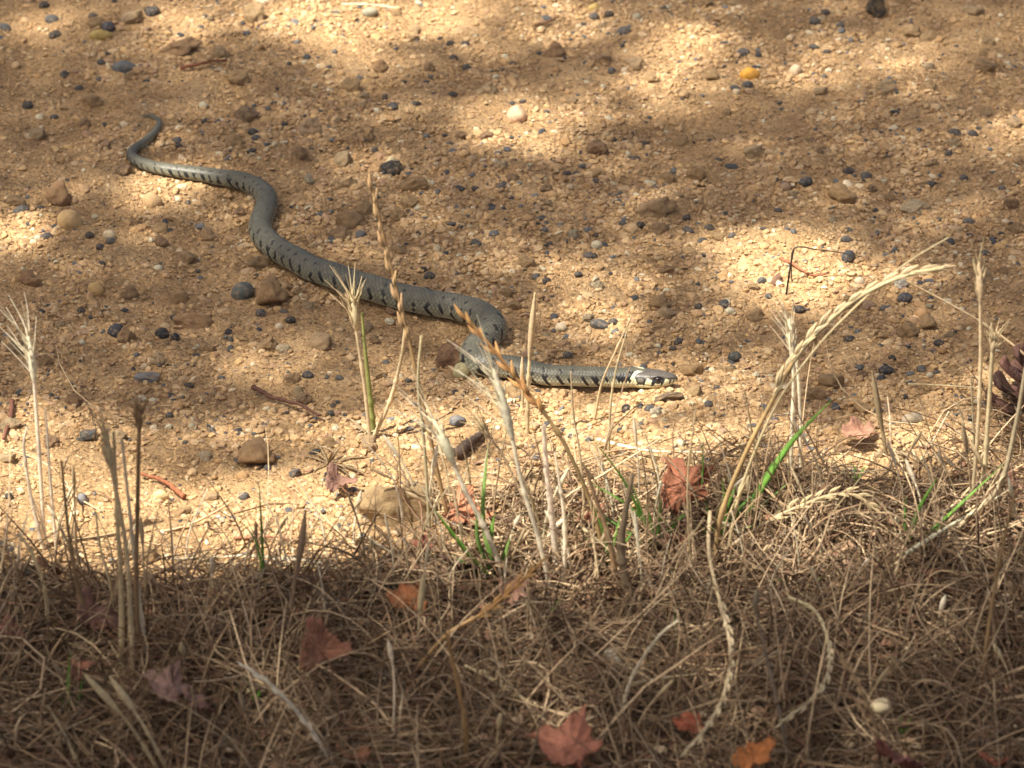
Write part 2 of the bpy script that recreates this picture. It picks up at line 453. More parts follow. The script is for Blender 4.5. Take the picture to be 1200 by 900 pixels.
    patch = hd & (mq > sc + 1.4) & (mq < sc + 1.6 + 9.5 * np.clip(1.15 - np.abs(Aq - 58) / 44, 0, 1)) & (Aq > 10) & (Aq < 90)
    collar = hd & (np.abs(mq - sc) < 2.3) & (Aq > 10) & (Aq < 105)
    throat = hd & (Aq >= 86) & (mq > 22)
    col = np.where(throat[..., None], cream * .92, col)
    col = np.where(patch[..., None], black, col)
    top = (mm2 < sc - 2.0)
    col = np.where((head & top)[..., None], crown, col)
    lab = head & top & (A2 > 70 - 14 * np.exp(-((mm2 - 16.2) / 1.3) ** 2) - 16 * np.exp(-((mm2 - 8.2) / 1.1) ** 2)) & (mm2 > 1.6)
    col = np.where(lab[..., None], cream, col)
    sut = np.zeros_like(mm2, bool)
    for s0, w0 in ((3.4, .35), (5.9, .55), (9.9, .7), (13.6, .8), (18.2, .6), (21.4, .5)):
        sut |= (np.abs(mm2 - s0 - .03 * (A2 - 82)) < w0 * np.clip(1.45 - (A2 - 72) / 30, 0, 1.2)) & (A2 < 112)
    col = np.where((lab & sut)[..., None], black * 1.5, col)
    eyed = np.hypot((mm2 - 11.7), (A2 - 63) / 9.0)
    col = np.where((head & (eyed < 2.7))[..., None], black * 2, col)
    tmp = np.hypot((mm2 - 20.6) / 2.6, (A2 - 72) / 19)
    col = np.where((head & top & (tmp < 1.15))[..., None], black * 2, col)
    col = np.where((head & top & (tmp < .74))[..., None], np.array([.15, .135, .105]), col)
    col = np.where((collar & ~patch)[..., None], cream, col)
    col = np.where((head & (np.abs(A2 - mouth_a) < 1.3) & (mm2 < 23.5))[..., None], black * 3, col)
    col = np.where((head & (np.hypot(mm2 - 2.2, (A2 - 62) / 8) < .55))[..., None], black, col)
    # darker scale edges, deepened in the pigment to strengthen the relief
    col = col * np.where(dorsal > .5, .42 + .58 * np.clip(edge / .30, 0, 1), 1)[..., None]
    Vv = pos.reshape(-1, 3); nr = len(q)
    i = np.arange(nr - 1)[:, None] * NS; j = np.arange(NS)[None]; k = (j + 1) % NS
    F = np.stack([i + j, i + NS + j, i + NS + k, i + k], -1).reshape(-1, 4)
    Vv = np.vstack([Vv, C[0] + (-T[0]) * .0002, C[-1]])
    n = len(Vv); j = np.arange(NS); k = (j + 1) % NS
    capF = np.vstack([np.stack([j, k, np.full(NS, n - 2), np.full(NS, n - 2)], 1),
                      np.stack([(nr - 1) * NS + k, (nr - 1) * NS + j, np.full(NS, n - 1), np.full(NS, n - 1)], 1)])
    cc = np.vstack([col.reshape(-1, 3), crown, back])
    tri = capF[:, :3]
    # quads and the two triangle fans
    me = bpy.data.meshes.new('snake')
    fl = np.concatenate([F.ravel(), tri.ravel()]).astype(np.int32)
    tot = np.concatenate([np.full(len(F), 4), np.full(len(tri), 3)]).astype(np.int32)
    st = np.concatenate([[0], np.cumsum(tot)[:-1]]).astype(np.int32)
    me.vertices.add(n); me.vertices.foreach_set('co', Vv.astype(np.float32).ravel())
    me.loops.add(len(fl)); me.loops.foreach_set('vertex_index', fl)
    me.polygons.add(len(tot)); me.polygons.foreach_set('loop_start', st); me.polygons.foreach_set('loop_total', tot)
    me.polygons.foreach_set('use_smooth', np.ones(len(tot), bool))
    at_ = me.color_attributes.new('pigment', 'FLOAT_COLOR', 'POINT')
    c4 = np.ones((n, 4), np.float32); c4[:, :3] = cc; at_.data.foreach_set('color', c4.ravel())
    me.update(); me.validate(); me.materials.append(M_snake)
    o = add('snake', me, label='olive grey snake with black flank bars and a cream collar crossing the gravel', cat='snake')
    # eyes
    ie = int(np.argmin(abs(mm - 11.7)))
    for sd in (1, -1):
        je = int(np.argmin(abs(np.degrees(ph) - (62 if sd > 0 else 360 - 62))))
        c0 = pos[ie, je] - nrm[ie, je] * .0011
        nv = Vector(nrm[ie, je])
        bm = bmesh.new(); bmesh.ops.create_uvsphere(bm, u_segments=24, v_segments=16, radius=.00215)
        em = bpy.data.meshes.new('eye'); bm.to_mesh(em); bm.free(); em.materials.append(M_eye)
        for p_ in em.polygons: p_.use_smooth = True
        eo = add('eye', em, o, loc=c0)
        bm = bmesh.new(); bmesh.ops.create_uvsphere(bm, u_segments=20, v_segments=12, radius=.00130)
        pm = bpy.data.meshes.new('pupil'); bm.to_mesh(pm); bm.free(); pm.materials.append(M_pupil)
        for p_ in pm.polygons: p_.use_smooth = True
        add('pupil', pm, eo, loc=nv * .00098)
    return C, r, L
SC, SR, SL = build_snake()
print('snake length', SL)
SC2 = SC[::12, :2]; SR2 = SR[::12]
def snake_gap(x, y):
    x = np.atleast_1d(x); y = np.atleast_1d(y)
    out = np.empty(len(x))
    for i in range(0, len(x), 4000):
        d = np.hypot(x[i:i + 4000, None] - SC2[None, :, 0], y[i:i + 4000, None] - SC2[None, :, 1]) - SR2[None]
        out[i:i + 4000] = d.min(1)
    return out

# ------------------------------------------------------------------ stones
def ico(sub):
    bm = bmesh.new(); bmesh.ops.create_icosphere(bm, subdivisions=sub, radius=1.0)
    V = np.array([v.co[:] for v in bm.verts]); F = np.array([[v.index for v in f.verts] for f in bm.faces]); bm.free()
    return V, F
ICO1, ICO2, ICO3 = ico(1), ico(2), ico(3)
from mathutils import noise as mnoise
def rock_variant(kind, base, r):
    V, F = base; V = V.copy()
    d = np.ones(len(V))
    if kind == 'angular':
        for _ in range(10):
            n = r.normal(size=3); n /= np.linalg.norm(n)
            h = r.uniform(.55, .86); k = V @ n
            d = np.minimum(d, np.where(k > 1e-6, h / np.maximum(k, 1e-6), 9))
        d = np.minimum(d, 1.0)
        amp = .20
    else:
        for _ in range(3):
            n = r.normal(size=3); n /= np.linalg.norm(n)
            h = r.uniform(.68, .9); k = V @ n
            d = np.minimum(d, np.where(k > 1e-6, h / np.maximum(k, 1e-6), 9))
        d = .5 * d + .5
        for _ in range(5):
            n = r.normal(size=3); n /= np.linalg.norm(n); d += .06 * np.sin(V @ n * r.uniform(1.5, 3) + r.uniform(0, 6))
        amp = .06
    off = Vector(r.uniform(-50, 50, 3))
    nz = np.array([mnoise.fractal(Vector(v) * 1.7 + off, .9, 2.1, 5) for v in V])
    return V * (d + amp * nz)[:, None], F
vr = np.random.default_rng(11)
ICO4 = ico(4)
ANG = [mesh_np('stone', *rock_variant('angular', ICO4, vr), M_stone, True) for _ in range(14)]
RND = [mesh_np('pebble', *rock_variant('round', ICO3, vr), M_pebble, True) for _ in range(14)]

TAN = [(.45, .295, .15), (.41, .265, .135), (.49, .34, .19), (.37, .24, .13), (.52, .38, .22), (.43, .28, .14)]
DARK = [(.060, .060, .060), (.085, .084, .082), (.045, .044, .043), (.11, .106, .098), (.070, .064, .056)]
PALE = [(.54, .42, .26), (.50, .44, .30), (.58, .47, .31)]
BROWN = [(.30, .19, .105), (.33, .205, .12), (.27, .18, .11)]
placed = []   # x, y, r
def put_stone(px, py, w, h, kind, colr, label, cat, group=None, rot=None, name=None, var=None, sink=.30, tilt=.25):
    """w, h: pixel width and height as seen; the stone keeps a real height of its own"""
    p = at(px, py)
    k = px_size(p[1])
    a = w * k / 2
    # the seen height mixes depth (foreshortened) and thickness
    dep = min(a * 1.15, max(a * .6, h * k / 2 / (.55 * math.sin(PITCH) / math.sin(PITCH) + .2)))
    th = max(a * .35, min(a * 1.2, h * k * .62))
    lib = RND if kind == 'round' else ANG
    me = random.choice(lib) if var is None else lib[var]
    o = add(name or ('pebble' if kind == 'round' else 'stone'), me, None, label, cat, group)
    o.color = (*colr, 1)
    s = 1.0 if kind == 'round' else 1.18
    o.scale = (a * s, dep * s, th * s)
    o.rotation_euler = (random.uniform(-tilt, tilt), random.uniform(-tilt, tilt), random.uniform(-.5, .5) if rot is None else rot)
    g = gz1(p[0], p[1])
    p = at(px, py, th * (1 - 2 * sink) * .6)
    o.location = (p[0], p[1], gz1(p[0], p[1]) + th * (1 - 2 * sink))
    placed.append((p[0], p[1], max(a, dep)))
    if group is None and len(label.split()) <= 9: SHORT.append((o, label))
    return o
SHORT = []
G_D, G_T, G_P, G_B = 'dark grey pebbles in the gravel', 'tan stones in the gravel', 'pale pebbles in the gravel', 'brown stones in the gravel'
L_D = 'small dark slate grey pebble lying in the sandy gravel'
L_T = 'small rough tan stone lying in the sandy gravel'
L_P = 'small pale cream pebble lying in the sandy gravel'
L_B = 'small dull brown stone lying in the sandy gravel'
# stones one can single out in the photograph
put_stone(878, 88, 25, 14, 'round', (.55, .27, .035), 'smooth bright orange oval pebble on the path', 'pebble', rot=0, tilt=.1)
put_stone(82, 261, 34, 22, 'round', (.50, .33, .15), 'large smooth yellowish tan pebble beside a sunny patch', 'pebble', rot=.1, tilt=.1)
put_stone(145, 79, 31, 12, 'round', (.12, .125, .13), 'long rounded blue grey pebble behind the snake tail', 'pebble', rot=0, tilt=.05)
put_stone(117, 42, 26, 12, 'round', (.42, .30, .10), 'mustard yellow oval pebble touching a dark grey pebble', 'pebble', rot=0, tilt=.1)
put_stone(126, 33, 17, 13, 'round', (.07, .075, .09), 'dark grey pebble touching the mustard yellow pebble', 'pebble', tilt=.1)
put_stone(179, 237, 20, 26, 'round', (.50, .32, .16), 'elongated smooth peach coloured stone below the snake', 'stone', rot=.9, tilt=.1)
put_stone(1026, 12, 20, 26, 'angular', (.10, .09, .075), 'upright dark grey brown stone at the far side of the path', 'stone', sink=.15)
put_stone(362, 151, 27, 21, 'angular', (.45, .31, .19), 'chunky cream tan stone lying on its own near the snake', 'stone')
put_stone(70, 231, 29, 24, 'angular', (.36, .21, .11), 'brown stone with a dark hollow beside the yellowish tan pebble', 'stone')
put_stone(319, 347, 36, 30, 'angular', (.42, .26, .13), 'big blocky tan stone next to a slate grey one below the snake', 'stone')
put_stone(286, 344, 30, 20, 'round', (.11, .12, .11), 'flat slate grey stone next to the blocky tan one', 'stone', tilt=.15)
put_stone(605, 136, 22, 20, 'round', (.62, .40, .25), 'round cream and rust pebble in a sunny patch', 'pebble', tilt=.2)
put_stone(460, 199, 26, 14, 'angular', (.07, .072, .07), 'glossy charcoal stone with a pale pebble behind it', 'stone')
put_stone(458, 190, 13, 11, 'round', (.60, .50, .28), 'pale yellow pebble behind the glossy charcoal stone', 'pebble')
put_stone(484, 218, 28, 17, 'angular', (.46, .30, .15), 'wide tan stone near the glossy charcoal stone', 'stone')
put_stone(769, 246, 40, 21, 'angular', (.46, .31, .17), 'broad flat topped tan rock in the middle of the path', 'stone', rot=.1)
put_stone(1070, 245, 38, 13, 'angular', (.58, .45, .28), 'long flat pale sandstone slab on the path', 'stone', rot=0, tilt=.1)
put_stone(990, 231, 33, 19, 'angular', (.36, .23, .11), 'hefty brown tan stone beyond the pale slab', 'stone')
put_stone(945, 214, 19, 10, 'round', (.075, .082, .085), 'flat dark grey pebble with a smooth top near the brown tan stone', 'pebble', tilt=.05)
put_stone(172, 443, 28, 11, 'angular', (.34, .34, .34), 'flat pale grey stone on the shaded gravel', 'stone', rot=0, tilt=.08)
put_stone(136, 389, 19, 16, 'round', (.045, .047, .055), 'nearly black rounded pebble leaning on a tan stone', 'pebble')
put_stone(146, 396, 22, 15, 'angular', (.40, .25, .13), 'tan stone with the nearly black pebble leaning on it', 'stone')
put_stone(190, 392, 19, 12, 'round', (.04, .042, .045), 'charcoal pebble followed by a smaller dark one', 'pebble')
put_stone(206, 397, 12, 11, 'round', (.04, .042, .045), 'smaller dark pebble beside the charcoal pebble', 'pebble')
put_stone(226, 377, 40, 17, 'angular', (.44, .27, .14), 'long low tan rock on the shaded gravel', 'stone', rot=.1)
put_stone(112, 340, 22, 15, 'round', (.52, .34, .14), 'smooth amber pebble on the shaded gravel', 'pebble')
put_stone(37, 330, 24, 16, 'angular', (.38, .22, .12), 'reddish tan stone lying among fine brown gravel', 'stone')
put_stone(303, 310, 26, 16, 'angular', (.32, .22, .12), 'brown stone tucked against the snake body', 'stone')
put_stone(528, 420, 36, 24, 'angular', (.25, .14, .085), 'reddish brown stone inside the bend of the snake', 'stone', rot=.35, tilt=.15)
put_stone(541, 438, 22, 16, 'round', (.44, .38, .20), 'olive cream pebble under the bend of the snake', 'pebble', tilt=.1)
put_stone(465, 595, 78, 42, 'angular', (.42, .29, .15), 'largest tan rock sitting at the edge of the dry grass', 'rock', rot=.15, name='rock', tilt=.12, sink=.22)
put_stone(36, 682, 27, 27, 'angular', (.075, .08, .09), 'blocky dark grey stone at the foot of the dry stems', 'stone', sink=.2)
put_stone(240, 658, 30, 20, 'angular', (.50, .35, .18), 'blocky sandy stone in full sun at the grass edge', 'stone')
put_stone(97, 586, 15, 12, 'round', (.17, .17, .17), 'rounded mid grey pebble in the sunny gravel', 'pebble')
put_stone(188, 581, 20, 11, 'round', (.58, .42, .20), 'yellow oval pebble in the sunny gravel', 'pebble', rot=0)
put_stone(300, 535, 46, 27, 'angular', (.40, .25, .13), 'lumpy brown tan rock on the gravel near the dry sprigs', 'stone')
put_stone(105, 512, 20, 14, 'angular', (.13, .135, .13), 'grey chip with a sharp edge behind the barley stems', 'stone')
put_stone(625, 577, 36, 30, 'angular', (.55, .38, .20), 'pale sandstone chunk among the stalks', 'stone')
put_stone(812, 437, 26, 16, 'angular', (.46, .29, .14), 'tan stone just ahead of the snake head', 'stone')
put_stone(782, 466, 30, 9, 'angular', (.20, .14, .09), 'dark brown stone under the snake head', 'stone', rot=0)
put_stone(815, 461, 15, 12, 'angular', (.55, .38, .19), 'pointed cream chip ahead of the dark brown stone', 'stone')
put_stone(993, 303, 18, 17, 'round', (.055, .06, .065), 'round dark pebble at the end of the wiry stalk', 'pebble')
put_stone(1060, 350, 16, 12, 'round', (.07, .075, .085), 'dark blue grey pebble below a white chip', 'pebble')
put_stone(1056, 334, 14, 10, 'angular', (.70, .66, .56), 'white chip of stone above a dark pebble', 'stone')
put_stone(1040, 435, 20, 10, 'round', (.055, .06, .065), 'flat charcoal pebble behind the short dry spike', 'pebble', tilt=.05)
put_stone(860, 419, 19, 12, 'round', (.06, .065, .062), 'greenish black oval pebble lit along its top', 'pebble')
put_stone(975, 449, 30, 17, 'angular', (.38, .25, .13), 'brown tan block in the coarse gravel', 'stone')
put_stone(1070, 493, 28, 14, 'round', (.34, .28, .19), 'oval greyish tan pebble near the dry stalks', 'pebble')
put_stone(1011, 480, 20, 12, 'angular', (.50, .33, .17), 'pale tan nugget among coarse gravel behind the stalks', 'stone')
put_stone(910, 330, 14, 10, 'angular', (.30, .17, .12), 'reddish brown stone in the brightest patch of sand', 'stone')
put_stone(1080, 370, 20, 15, 'round', (.38, .22, .10), 'russet rounded stone beside the long seed stalk', 'stone')
put_stone(770, 484, 14, 12, 'angular', (.66, .58, .42), 'whitish nugget below the snake neck', 'stone')
put_stone(535, 495, 20, 12, 'round', (.14, .14, .14), 'mid grey flat pebble among the stalks', 'pebble')
put_stone(648, 62, 22, 15, 'angular', (.34, .20, .11), 'rusty brown stone on the far sunlit gravel', 'stone')
put_stone(434, 15, 20, 10, 'round', (.30, .28, .20), 'greenish grey oval pebble at the far edge in the sun', 'pebble', rot=0)
put_stone(697, 10, 15, 10, 'round', (.50, .36, .12), 'golden yellow pebble with dark pebbles around it', 'pebble')
put_stone(932, 83, 15, 12, 'round', (.58, .43, .27), 'round pinkish cream pebble near the orange pebble', 'pebble')
put_stone(212, 57, 40, 16, 'angular', (.36, .22, .12), 'long brown ridge stone behind the blue grey pebble', 'stone', rot=.1)
put_stone(157, 23, 25, 16, 'angular', (.52, .37, .22), 'cream tan stone near the dark pebbles at the far edge', 'stone')
put_stone(298, 20, 22, 24, 'angular', (.46, .31, .16), 'tall tan stone on the sunlit far gravel', 'stone')
put_stone(245, 278, 20, 14, 'angular', (.46, .30, .16), 'tan stone lit beside the snake mid body', 'stone')
put_stone(412, 262, 32, 18, 'angular', (.38, .24, .12), 'brown tan stone across from the snake bend', 'stone')
put_stone(290, 137, 26, 15, 'angular', (.28, .19, .12), 'dark topped brown stone past the snake tail', 'stone')
put_stone(445, 80, 16, 12, 'angular', (.40, .24, .12), 'rough brown nugget in the far half shade', 'stone')
# dark pebbles: place and width
for px, py, w in [(5,33,16),(52,7,12),(60,24,16),(65,42,17),(110,20,13),(178,16,19),(118,74,13),(33,122,13),(75,88,12),(92,103,11),(116,93,9),(63,137,11),(177,13,15),
    (207,166,12),(210,172,10),(296,156,15),(300,163,12),(374,132,11),(333,147,12),(295,177,12),(24,247,20),(55,278,14),(48,244,10),(130,283,12),(105,277,11),(118,290,10),
    (546,52,12),(547,80,15),(528,51,11),(531,69,11),(462,127,10),(474,97,9),(452,115,11),(461,125,13),(530,111,12),(602,75,11),(600,122,9),(613,119,8),(641,132,8),
    (440,177,12),(527,170,11),(489,122,10),(755,169,12),(745,187,13),(717,84,12),(730,38,16),(697,20,13),(713,16,12),(683,195,10),(665,204,11),(675,203,9),(697,213,11),
    (634,257,12),(588,219,12),(557,222,11),(640,262,8),(751,265,14),(727,227,8),(768,220,8),(645,287,10),(954,26,14),(967,16,14),(968,61,12),(985,30,12),(966,90,10),
    (870,62,18),(877,101,15),(862,104,13),(858,277,11),(831,268,16),(822,283,13),(805,270,14),(804,256,12),(1119,156,16),(1140,157,12),(1147,151,9),(1112,181,11),(995,201,13),(1014,207,14),
    (1129,209,11),(1135,260,15),(1153,297,15),(1174,221,9),(1092,216,12),(992,281,14),(911,247,10),(916,128,9),(818,360,12),(848,357,15),(937,362,16),(900,347,11),(1036,362,14),(995,398,13),
    (1045,420,10),(1100,402,13),(1080,433,12),(1097,437,12),(860,430,9),(830,475,12),(703,381,21),(719,378,11),(666,417,14),(795,400,12),(790,408,9),(697,301,11),(735,480,15),(762,480,14),(690,300,12),
    (498,342,12),(503,324,16),(495,316,11),(628,325,11),(640,330,12),(678,322,11),(447,330,11),(230,417,9),(221,452,12),(198,488,11),(60,464,9),(95,364,10),(270,397,9),(306,368,13),(341,376,14),(334,366,12),
    (120,309,9),(249,505,10),(247,508,8),(313,549,12),(345,556,14),(368,531,13),(360,440,18),(388,485,11),(390,476,10),(286,583,18),(10,582,12),(14,645,11),(452,425,9),(430,488,11),(398,443,10),(260,443,10),(880,500,12),(840,455,10),(930,493,12)]:
    put_stone(px, py, w * random.uniform(.85, 1.08), w * random.uniform(.5, .72), 'round', random.choice(DARK), L_D, 'pebble', G_D, tilt=.3, sink=random.uniform(.32, .5))
for px, py, w in [(747,21,11),(238,124,11),(247,23,8),(112,255,9),(363,212,13),(129,277,16),(590,194,12),(668,220,9),(673,276,13),(700,288,14),(513,293,11),(975,258,10),(1088,78,12),(1007,330,12),
    (855,365,12),(1090,360,9),(327,383,11),(170,430,10),(180,502,10),(700,335,14),(690,373,13),(657,384,14),(640,395,10),(747,502,12),(1090,440,9),(225,500,9),(332,410,16),(240,535,14)]:
    put_stone(px, py, w, w * .7, random.choice(['round', 'angular']), random.choice(PALE), L_P, 'pebble', G_P)
for px, py, w in [(503,80,14),(1022,222,11),(570,160,14),(600,210,15),(280,250,14),(190,285,16),(145,200,20),(100,145,14),(440,400,13),(460,365,14),(1185,240,16),(700,175,22),(710,70,12),(1010,440,12),(540,160,12),(640,222,14),(20,410,20),(60,520,18),(85,470,20),(355,470,18)]:
    put_stone(px, py, w, w * .7, 'angular', random.choice(BROWN), L_B, 'stone', G_B)
n_now = len(placed)
tries = 0
while len(placed) < n_now + 130 and tries < 6000:
    tries += 1
    px, py = random.uniform(5, 1195), random.uniform(2, 670)
    if py > np.interp(px, _BX, _BY) - 8: continue
    w = random.uniform(12, 25) * (.85 + .2 * random.random())
    p = at(px, py); a = w * px_size(p[1]) / 2
    if snake_gap(p[0], p[1])[0] < a * 1.05: continue
    if any((p[0] - x) ** 2 + (p[1] - y) ** 2 < (a * 1.05 + r) ** 2 for x, y, r in placed): continue
    put_stone(px, py, w, w * random.uniform(.5, .8), 'angular', random.choice(TAN), L_T, 'stone', G_T, sink=random.uniform(.28, .48))
print('stones', len(placed))
ORD = ['first', 'second', 'third', 'fourth', 'fifth', 'sixth', 'seventh', 'eighth', 'ninth', 'tenth']
def relabel(objs, marks, what, reach):
    """objs share a look; each is told by its rank out from the landmark it lies nearest"""
    near = {}
    for o in objs:
        d = [((o.location[0] - x) ** 2 + (o.location[1] - y) ** 2) ** .5 for x, y, _ in marks]
        k = int(np.argmin(d))
        if d[k] < reach: near.setdefault(k, []).append((d[k], o))
    for k, l in near.items():
        for r_, (_, o) in enumerate(sorted(l, key=lambda t: t[0])):
            if r_ < len(ORD): o['label'] = '%s, %s from the %s' % (what, ORD[r_], marks[k][2])
STONE_MARKS = [(o.location[0], o.location[1], t) for o, t in SHORT]
allst = [o for o in COL.objects if o.get('group') in (G_D, G_T, G_P, G_B)]
for grp, what in ((G_D, 'small dark grey pebble'), (G_T, 'small rough tan stone'), (G_P, 'small pale cream pebble'), (G_B, 'small dull brown stone')):
    relabel([o for o in allst if o['group'] == grp], STONE_MARKS, what, .13)

# ------------------------------------------------------------------ gravel: the countless smaller grains
def grains(n, r0, r1, base, flat, sink, power=2.2, cluster=0.0, seed=1, dark=.05):
    g = np.random.default_rng(seed)
    BV, BF = base
    BF = BF[BV[BF][:, :, 2].mean(1) > -.55]
    m = int(n * 3.2)
    y = g.uniform(-.48, .92, m); x = g.normal(0, 1, m)
    halfw = .30 * (D + y * .88) / D
    x = g.uniform(-1, 1, m) * (halfw + .16)
    vv = verge(x, y)
    core = (np.abs(x) < halfw + .03) & (y < .66)
    prob = np.where(core, 1.0, .35) * (1 - .88 * vv)
    if cluster:
        nz = vnoise(x, y, 16, 21) * .6 + vnoise(x, y, 45, 22) * .4
        prob = prob * np.clip((nz - .5) * cluster + .62, .12, 1)
    ok = g.random(m) < prob
    x, y = x[ok][:n], y[ok][:n]
    keep = snake_gap(x, y) > -.0015
    x, y = x[keep], y[keep]; n = len(x)
    t = g.random(n)
    r = (r0 ** -power + t * (r1 ** -power - r0 ** -power)) ** (-1 / power)
    if len(placed):
        PL = np.array(placed); ok = np.ones(n, bool)
        for i in range(0, n, 4000):
            d = np.hypot(x[i:i + 4000, None] - PL[None, :, 0], y[i:i + 4000, None] - PL[None, :, 1]) - PL[None, :, 2] * .75
            ok[i:i + 4000] = d.min(1) > 0
        x, y, r = x[ok], y[ok], r[ok]; n = len(x)
    nv, nf = len(BV), len(BF)
    VV = BV[None] * (1 + g.uniform(-.30, .30, (n, nv, 1)) * (1.0 if nv < 20 else .45))
    if nv > 20:
        for _ in range(6):
            nn = g.normal(size=(n, 3)); nn /= np.linalg.norm(nn, axis=1)[:, None]
            k = np.einsum('nvk,nk->nv', VV, nn); h = g.uniform(.55, .9, n)[:, None]
            VV = VV * np.where(k > h, h / np.maximum(k, 1e-6), 1)[..., None]
    sc = np.stack([g.uniform(.8, 1.35, n), g.uniform(.7, 1.1, n), g.uniform(flat - .15, flat + .2, n)], 1)
    VV = VV * sc[:, None] * r[:, None, None]
    # tilt and turn
    az = g.uniform(0, 6.283, n); ca, sa = np.cos(az)[:, None], np.sin(az)[:, None]
    tl = g.normal(0, .35, n); ct, st = np.cos(tl)[:, None], np.sin(tl)[:, None]
    X_, Y_, Z_ = VV[..., 0], VV[..., 1], VV[..., 2]
    Y_, Z_ = Y_ * ct - Z_ * st, Y_ * st + Z_ * ct
    X_, Y_ = X_ * ca - Y_ * sa, X_ * sa + Y_ * ca
    z0 = gz(x, y) + r * flat * (1 - 2 * g.uniform(sink - .15, sink + .15, n))
    VV = np.stack([X_ + x[:, None], Y_ + y[:, None], Z_ + z0[:, None]], -1)
    pal = np.array(TAN + [(.56, .39, .21), (.48, .31, .15), (.38, .225, .10), (.52, .34, .155)])
    c = pal[g.integers(0, len(pal), n)] * g.uniform(.85, 1.1, (n, 1)); c = c * .7 + pal.mean(0) * .3
    c = c * np.array([.985, .965, .95])
    u = g.random(n)
    dk = u < dark; c[dk] = np.array(DARK)[g.integers(0, len(DARK), dk.sum())] * 1.3
    pk = (u > .965); c[pk] = np.array(PALE)[g.integers(0, len(PALE), pk.sum())]
    bk = (u > .88) & (u < .95); c[bk] = np.array(BROWN)[g.integers(0, len(BROWN), bk.sum())] * 1.15
    FF = (BF[None] + (np.arange(n) * nv)[:, None, None]).reshape(-1, 3)
    return VV.reshape(-1, 3), FF, np.repeat(c, nv, 0)
OCT = (np.array([[1,0,0],[-1,0,0],[0,1,0],[0,-1,0],[0,0,1],[0,0,-1]], float),
       np.array([[0,2,4],[2,1,4],[1,3,4],[3,0,4],[2,0,5],[1,2,5],[3,1,5],[0,3,5]]))
mb = MB()
for args in (dict(n=50000, r0=.0006, r1=.0013, base=OCT, flat=.72, sink=.34, power=1.2, seed=1, dark=.03),
             dict(n=46000, r0=.00115, r1=.0027, base=ICO1, flat=.66, sink=.42, power=2.2, cluster=2.2, seed=2, dark=.04),
             dict(n=4000, r0=.0021, r1=.0042, base=ICO2, flat=.62, sink=.47, power=2.2, cluster=3.0, seed=3, dark=.05)):
    mb.put(*grains(**args))
add('gravel', mb.mesh('gravel', M_gravel, False), label='fine tan gravel and grit covering the sandy path', cat='gravel', kind='stuff')

# ------------------------------------------------------------------ stalks, traced where they stand
def stand(pts, lean=0.0, mode='stand', z=.012):
    """pixel points, base first -> points in the upright plane through the base (mode 'lie': on the thatch)"""
    if mode == 'lie':
        return np.array([at(px, py, z) for px, py in pts])
    b = at(*pts[0])
    out = []
    for px, py in pts:
        r = ray(np.array(px), np.array(py))
        t = (b[1] - lean * b[2] - CAM[1] + lean * CAM[2]) / (r[1] - lean * r[2])
        out.append(CAM + t * r)
    out = np.array(out); out[0, 2] -= .002
    return out
def cut(P, n, f0, f1):
    s = np.linspace(0, 1, len(P)); q = np.linspace(f0, f1, n)
    return np.stack([np.interp(q, s, P[:, a]) for a in range(3)], 1)
STALK_PTS = []
def rebase(root, b):
    b = Vector(b); T = Matrix.Translation(-b)
    root.data.transform(T); root.location = b
    for ch in root.children:
        ch.data.transform(T)
        for g_ in ch.children:
            if g_.data.users > 1 or g_.name.startswith('spikelet'): g_.location = g_.location - b
            else: g_.data.transform(T)
    return root
C_STRAW, C_PALE, C_GOLD, C_ORANGE, C_BROWN = (.66, .53, .32), (.84, .75, .55), (.55, .38, .17), (.50, .24, .07), (.33, .22, .12)
def vary(c, a=.12):
    f = 1 + random.uniform(-a, a)
    return tuple(max(0, k * f * (1 + random.uniform(-.03, .03))) for k in c)
def stem_mesh(P, r0, r1, c, sides=6, nodes=True):
    n = len(P); t = np.linspace(0, 1, n)
    r = r0 + (r1 - r0) * t
    if nodes:
        for _ in range(2):
            k = random.uniform(.1, .8); r = r + r0 * .45 * np.exp(-((t - k) / .012) ** 2)
    V, F = tube(P, r, sides)
    nz = np.random.default_rng(random.randint(0, 9999))
    shade = np.repeat(np.interp(t, np.linspace(0, 1, 9), nz.uniform(.78, 1.15, 9)), sides)
    mb = MB(); mb.put(V, F, np.array(c)[None] * shade[:, None]); return mb.mesh('stem', M_straw)
def add_leaf_blade(root, P0, dirv, ln, c, w=.0012, mat=None, name='blade', droop=.8):
    n = 10; t = np.linspace(0, 1, n); d = Vector(dirv).normalized()
    P = np.array(P0)[None] + np.array(d)[None] * (t * ln)[:, None]
    P[:, 2] -= droop * ln * t ** 2 * .5
    V, F = tube(P, w * np.sin(np.clip(t * .85 + .15, 0, 1) * np.pi) ** .7 + .00008, 4, flat=.25)
    mb = MB(); mb.put(V, F, vary(c)); return add(name, mb.mesh(name, mat or M_straw), root)

def bare_stalk(pts, c, label, group=None, r=.0009, r1=.0004, lean=0, mode='stand', z=.012, name='dry_stalk', tip=None):
    P = smooth_path(stand(pts, lean, mode, z), 40)
    if mode == 'stand' and pts[0][1] < 700 and group is None: STALK_PTS.extend(P[14::8])
    me = stem_mesh(P, r, r1, vary(c))
    if tip is None:
        return rebase(add(name, me, None, label, 'stalk', group), P[0])
    o = add(name, me, None, label, 'stalk', group)
    Q = cut(P, 14, 1 - tip, 1.0)
    V, F = tube(Q, .00022 + r * 1.35 * np.sin(np.linspace(.08, 1, 14) * np.pi) ** .8, 6)
    mb = MB(); mb.put(V, F, vary(c)); add('seed_husk', mb.mesh('seed_husk', M_straw), o)
    return rebase(o, P[0])

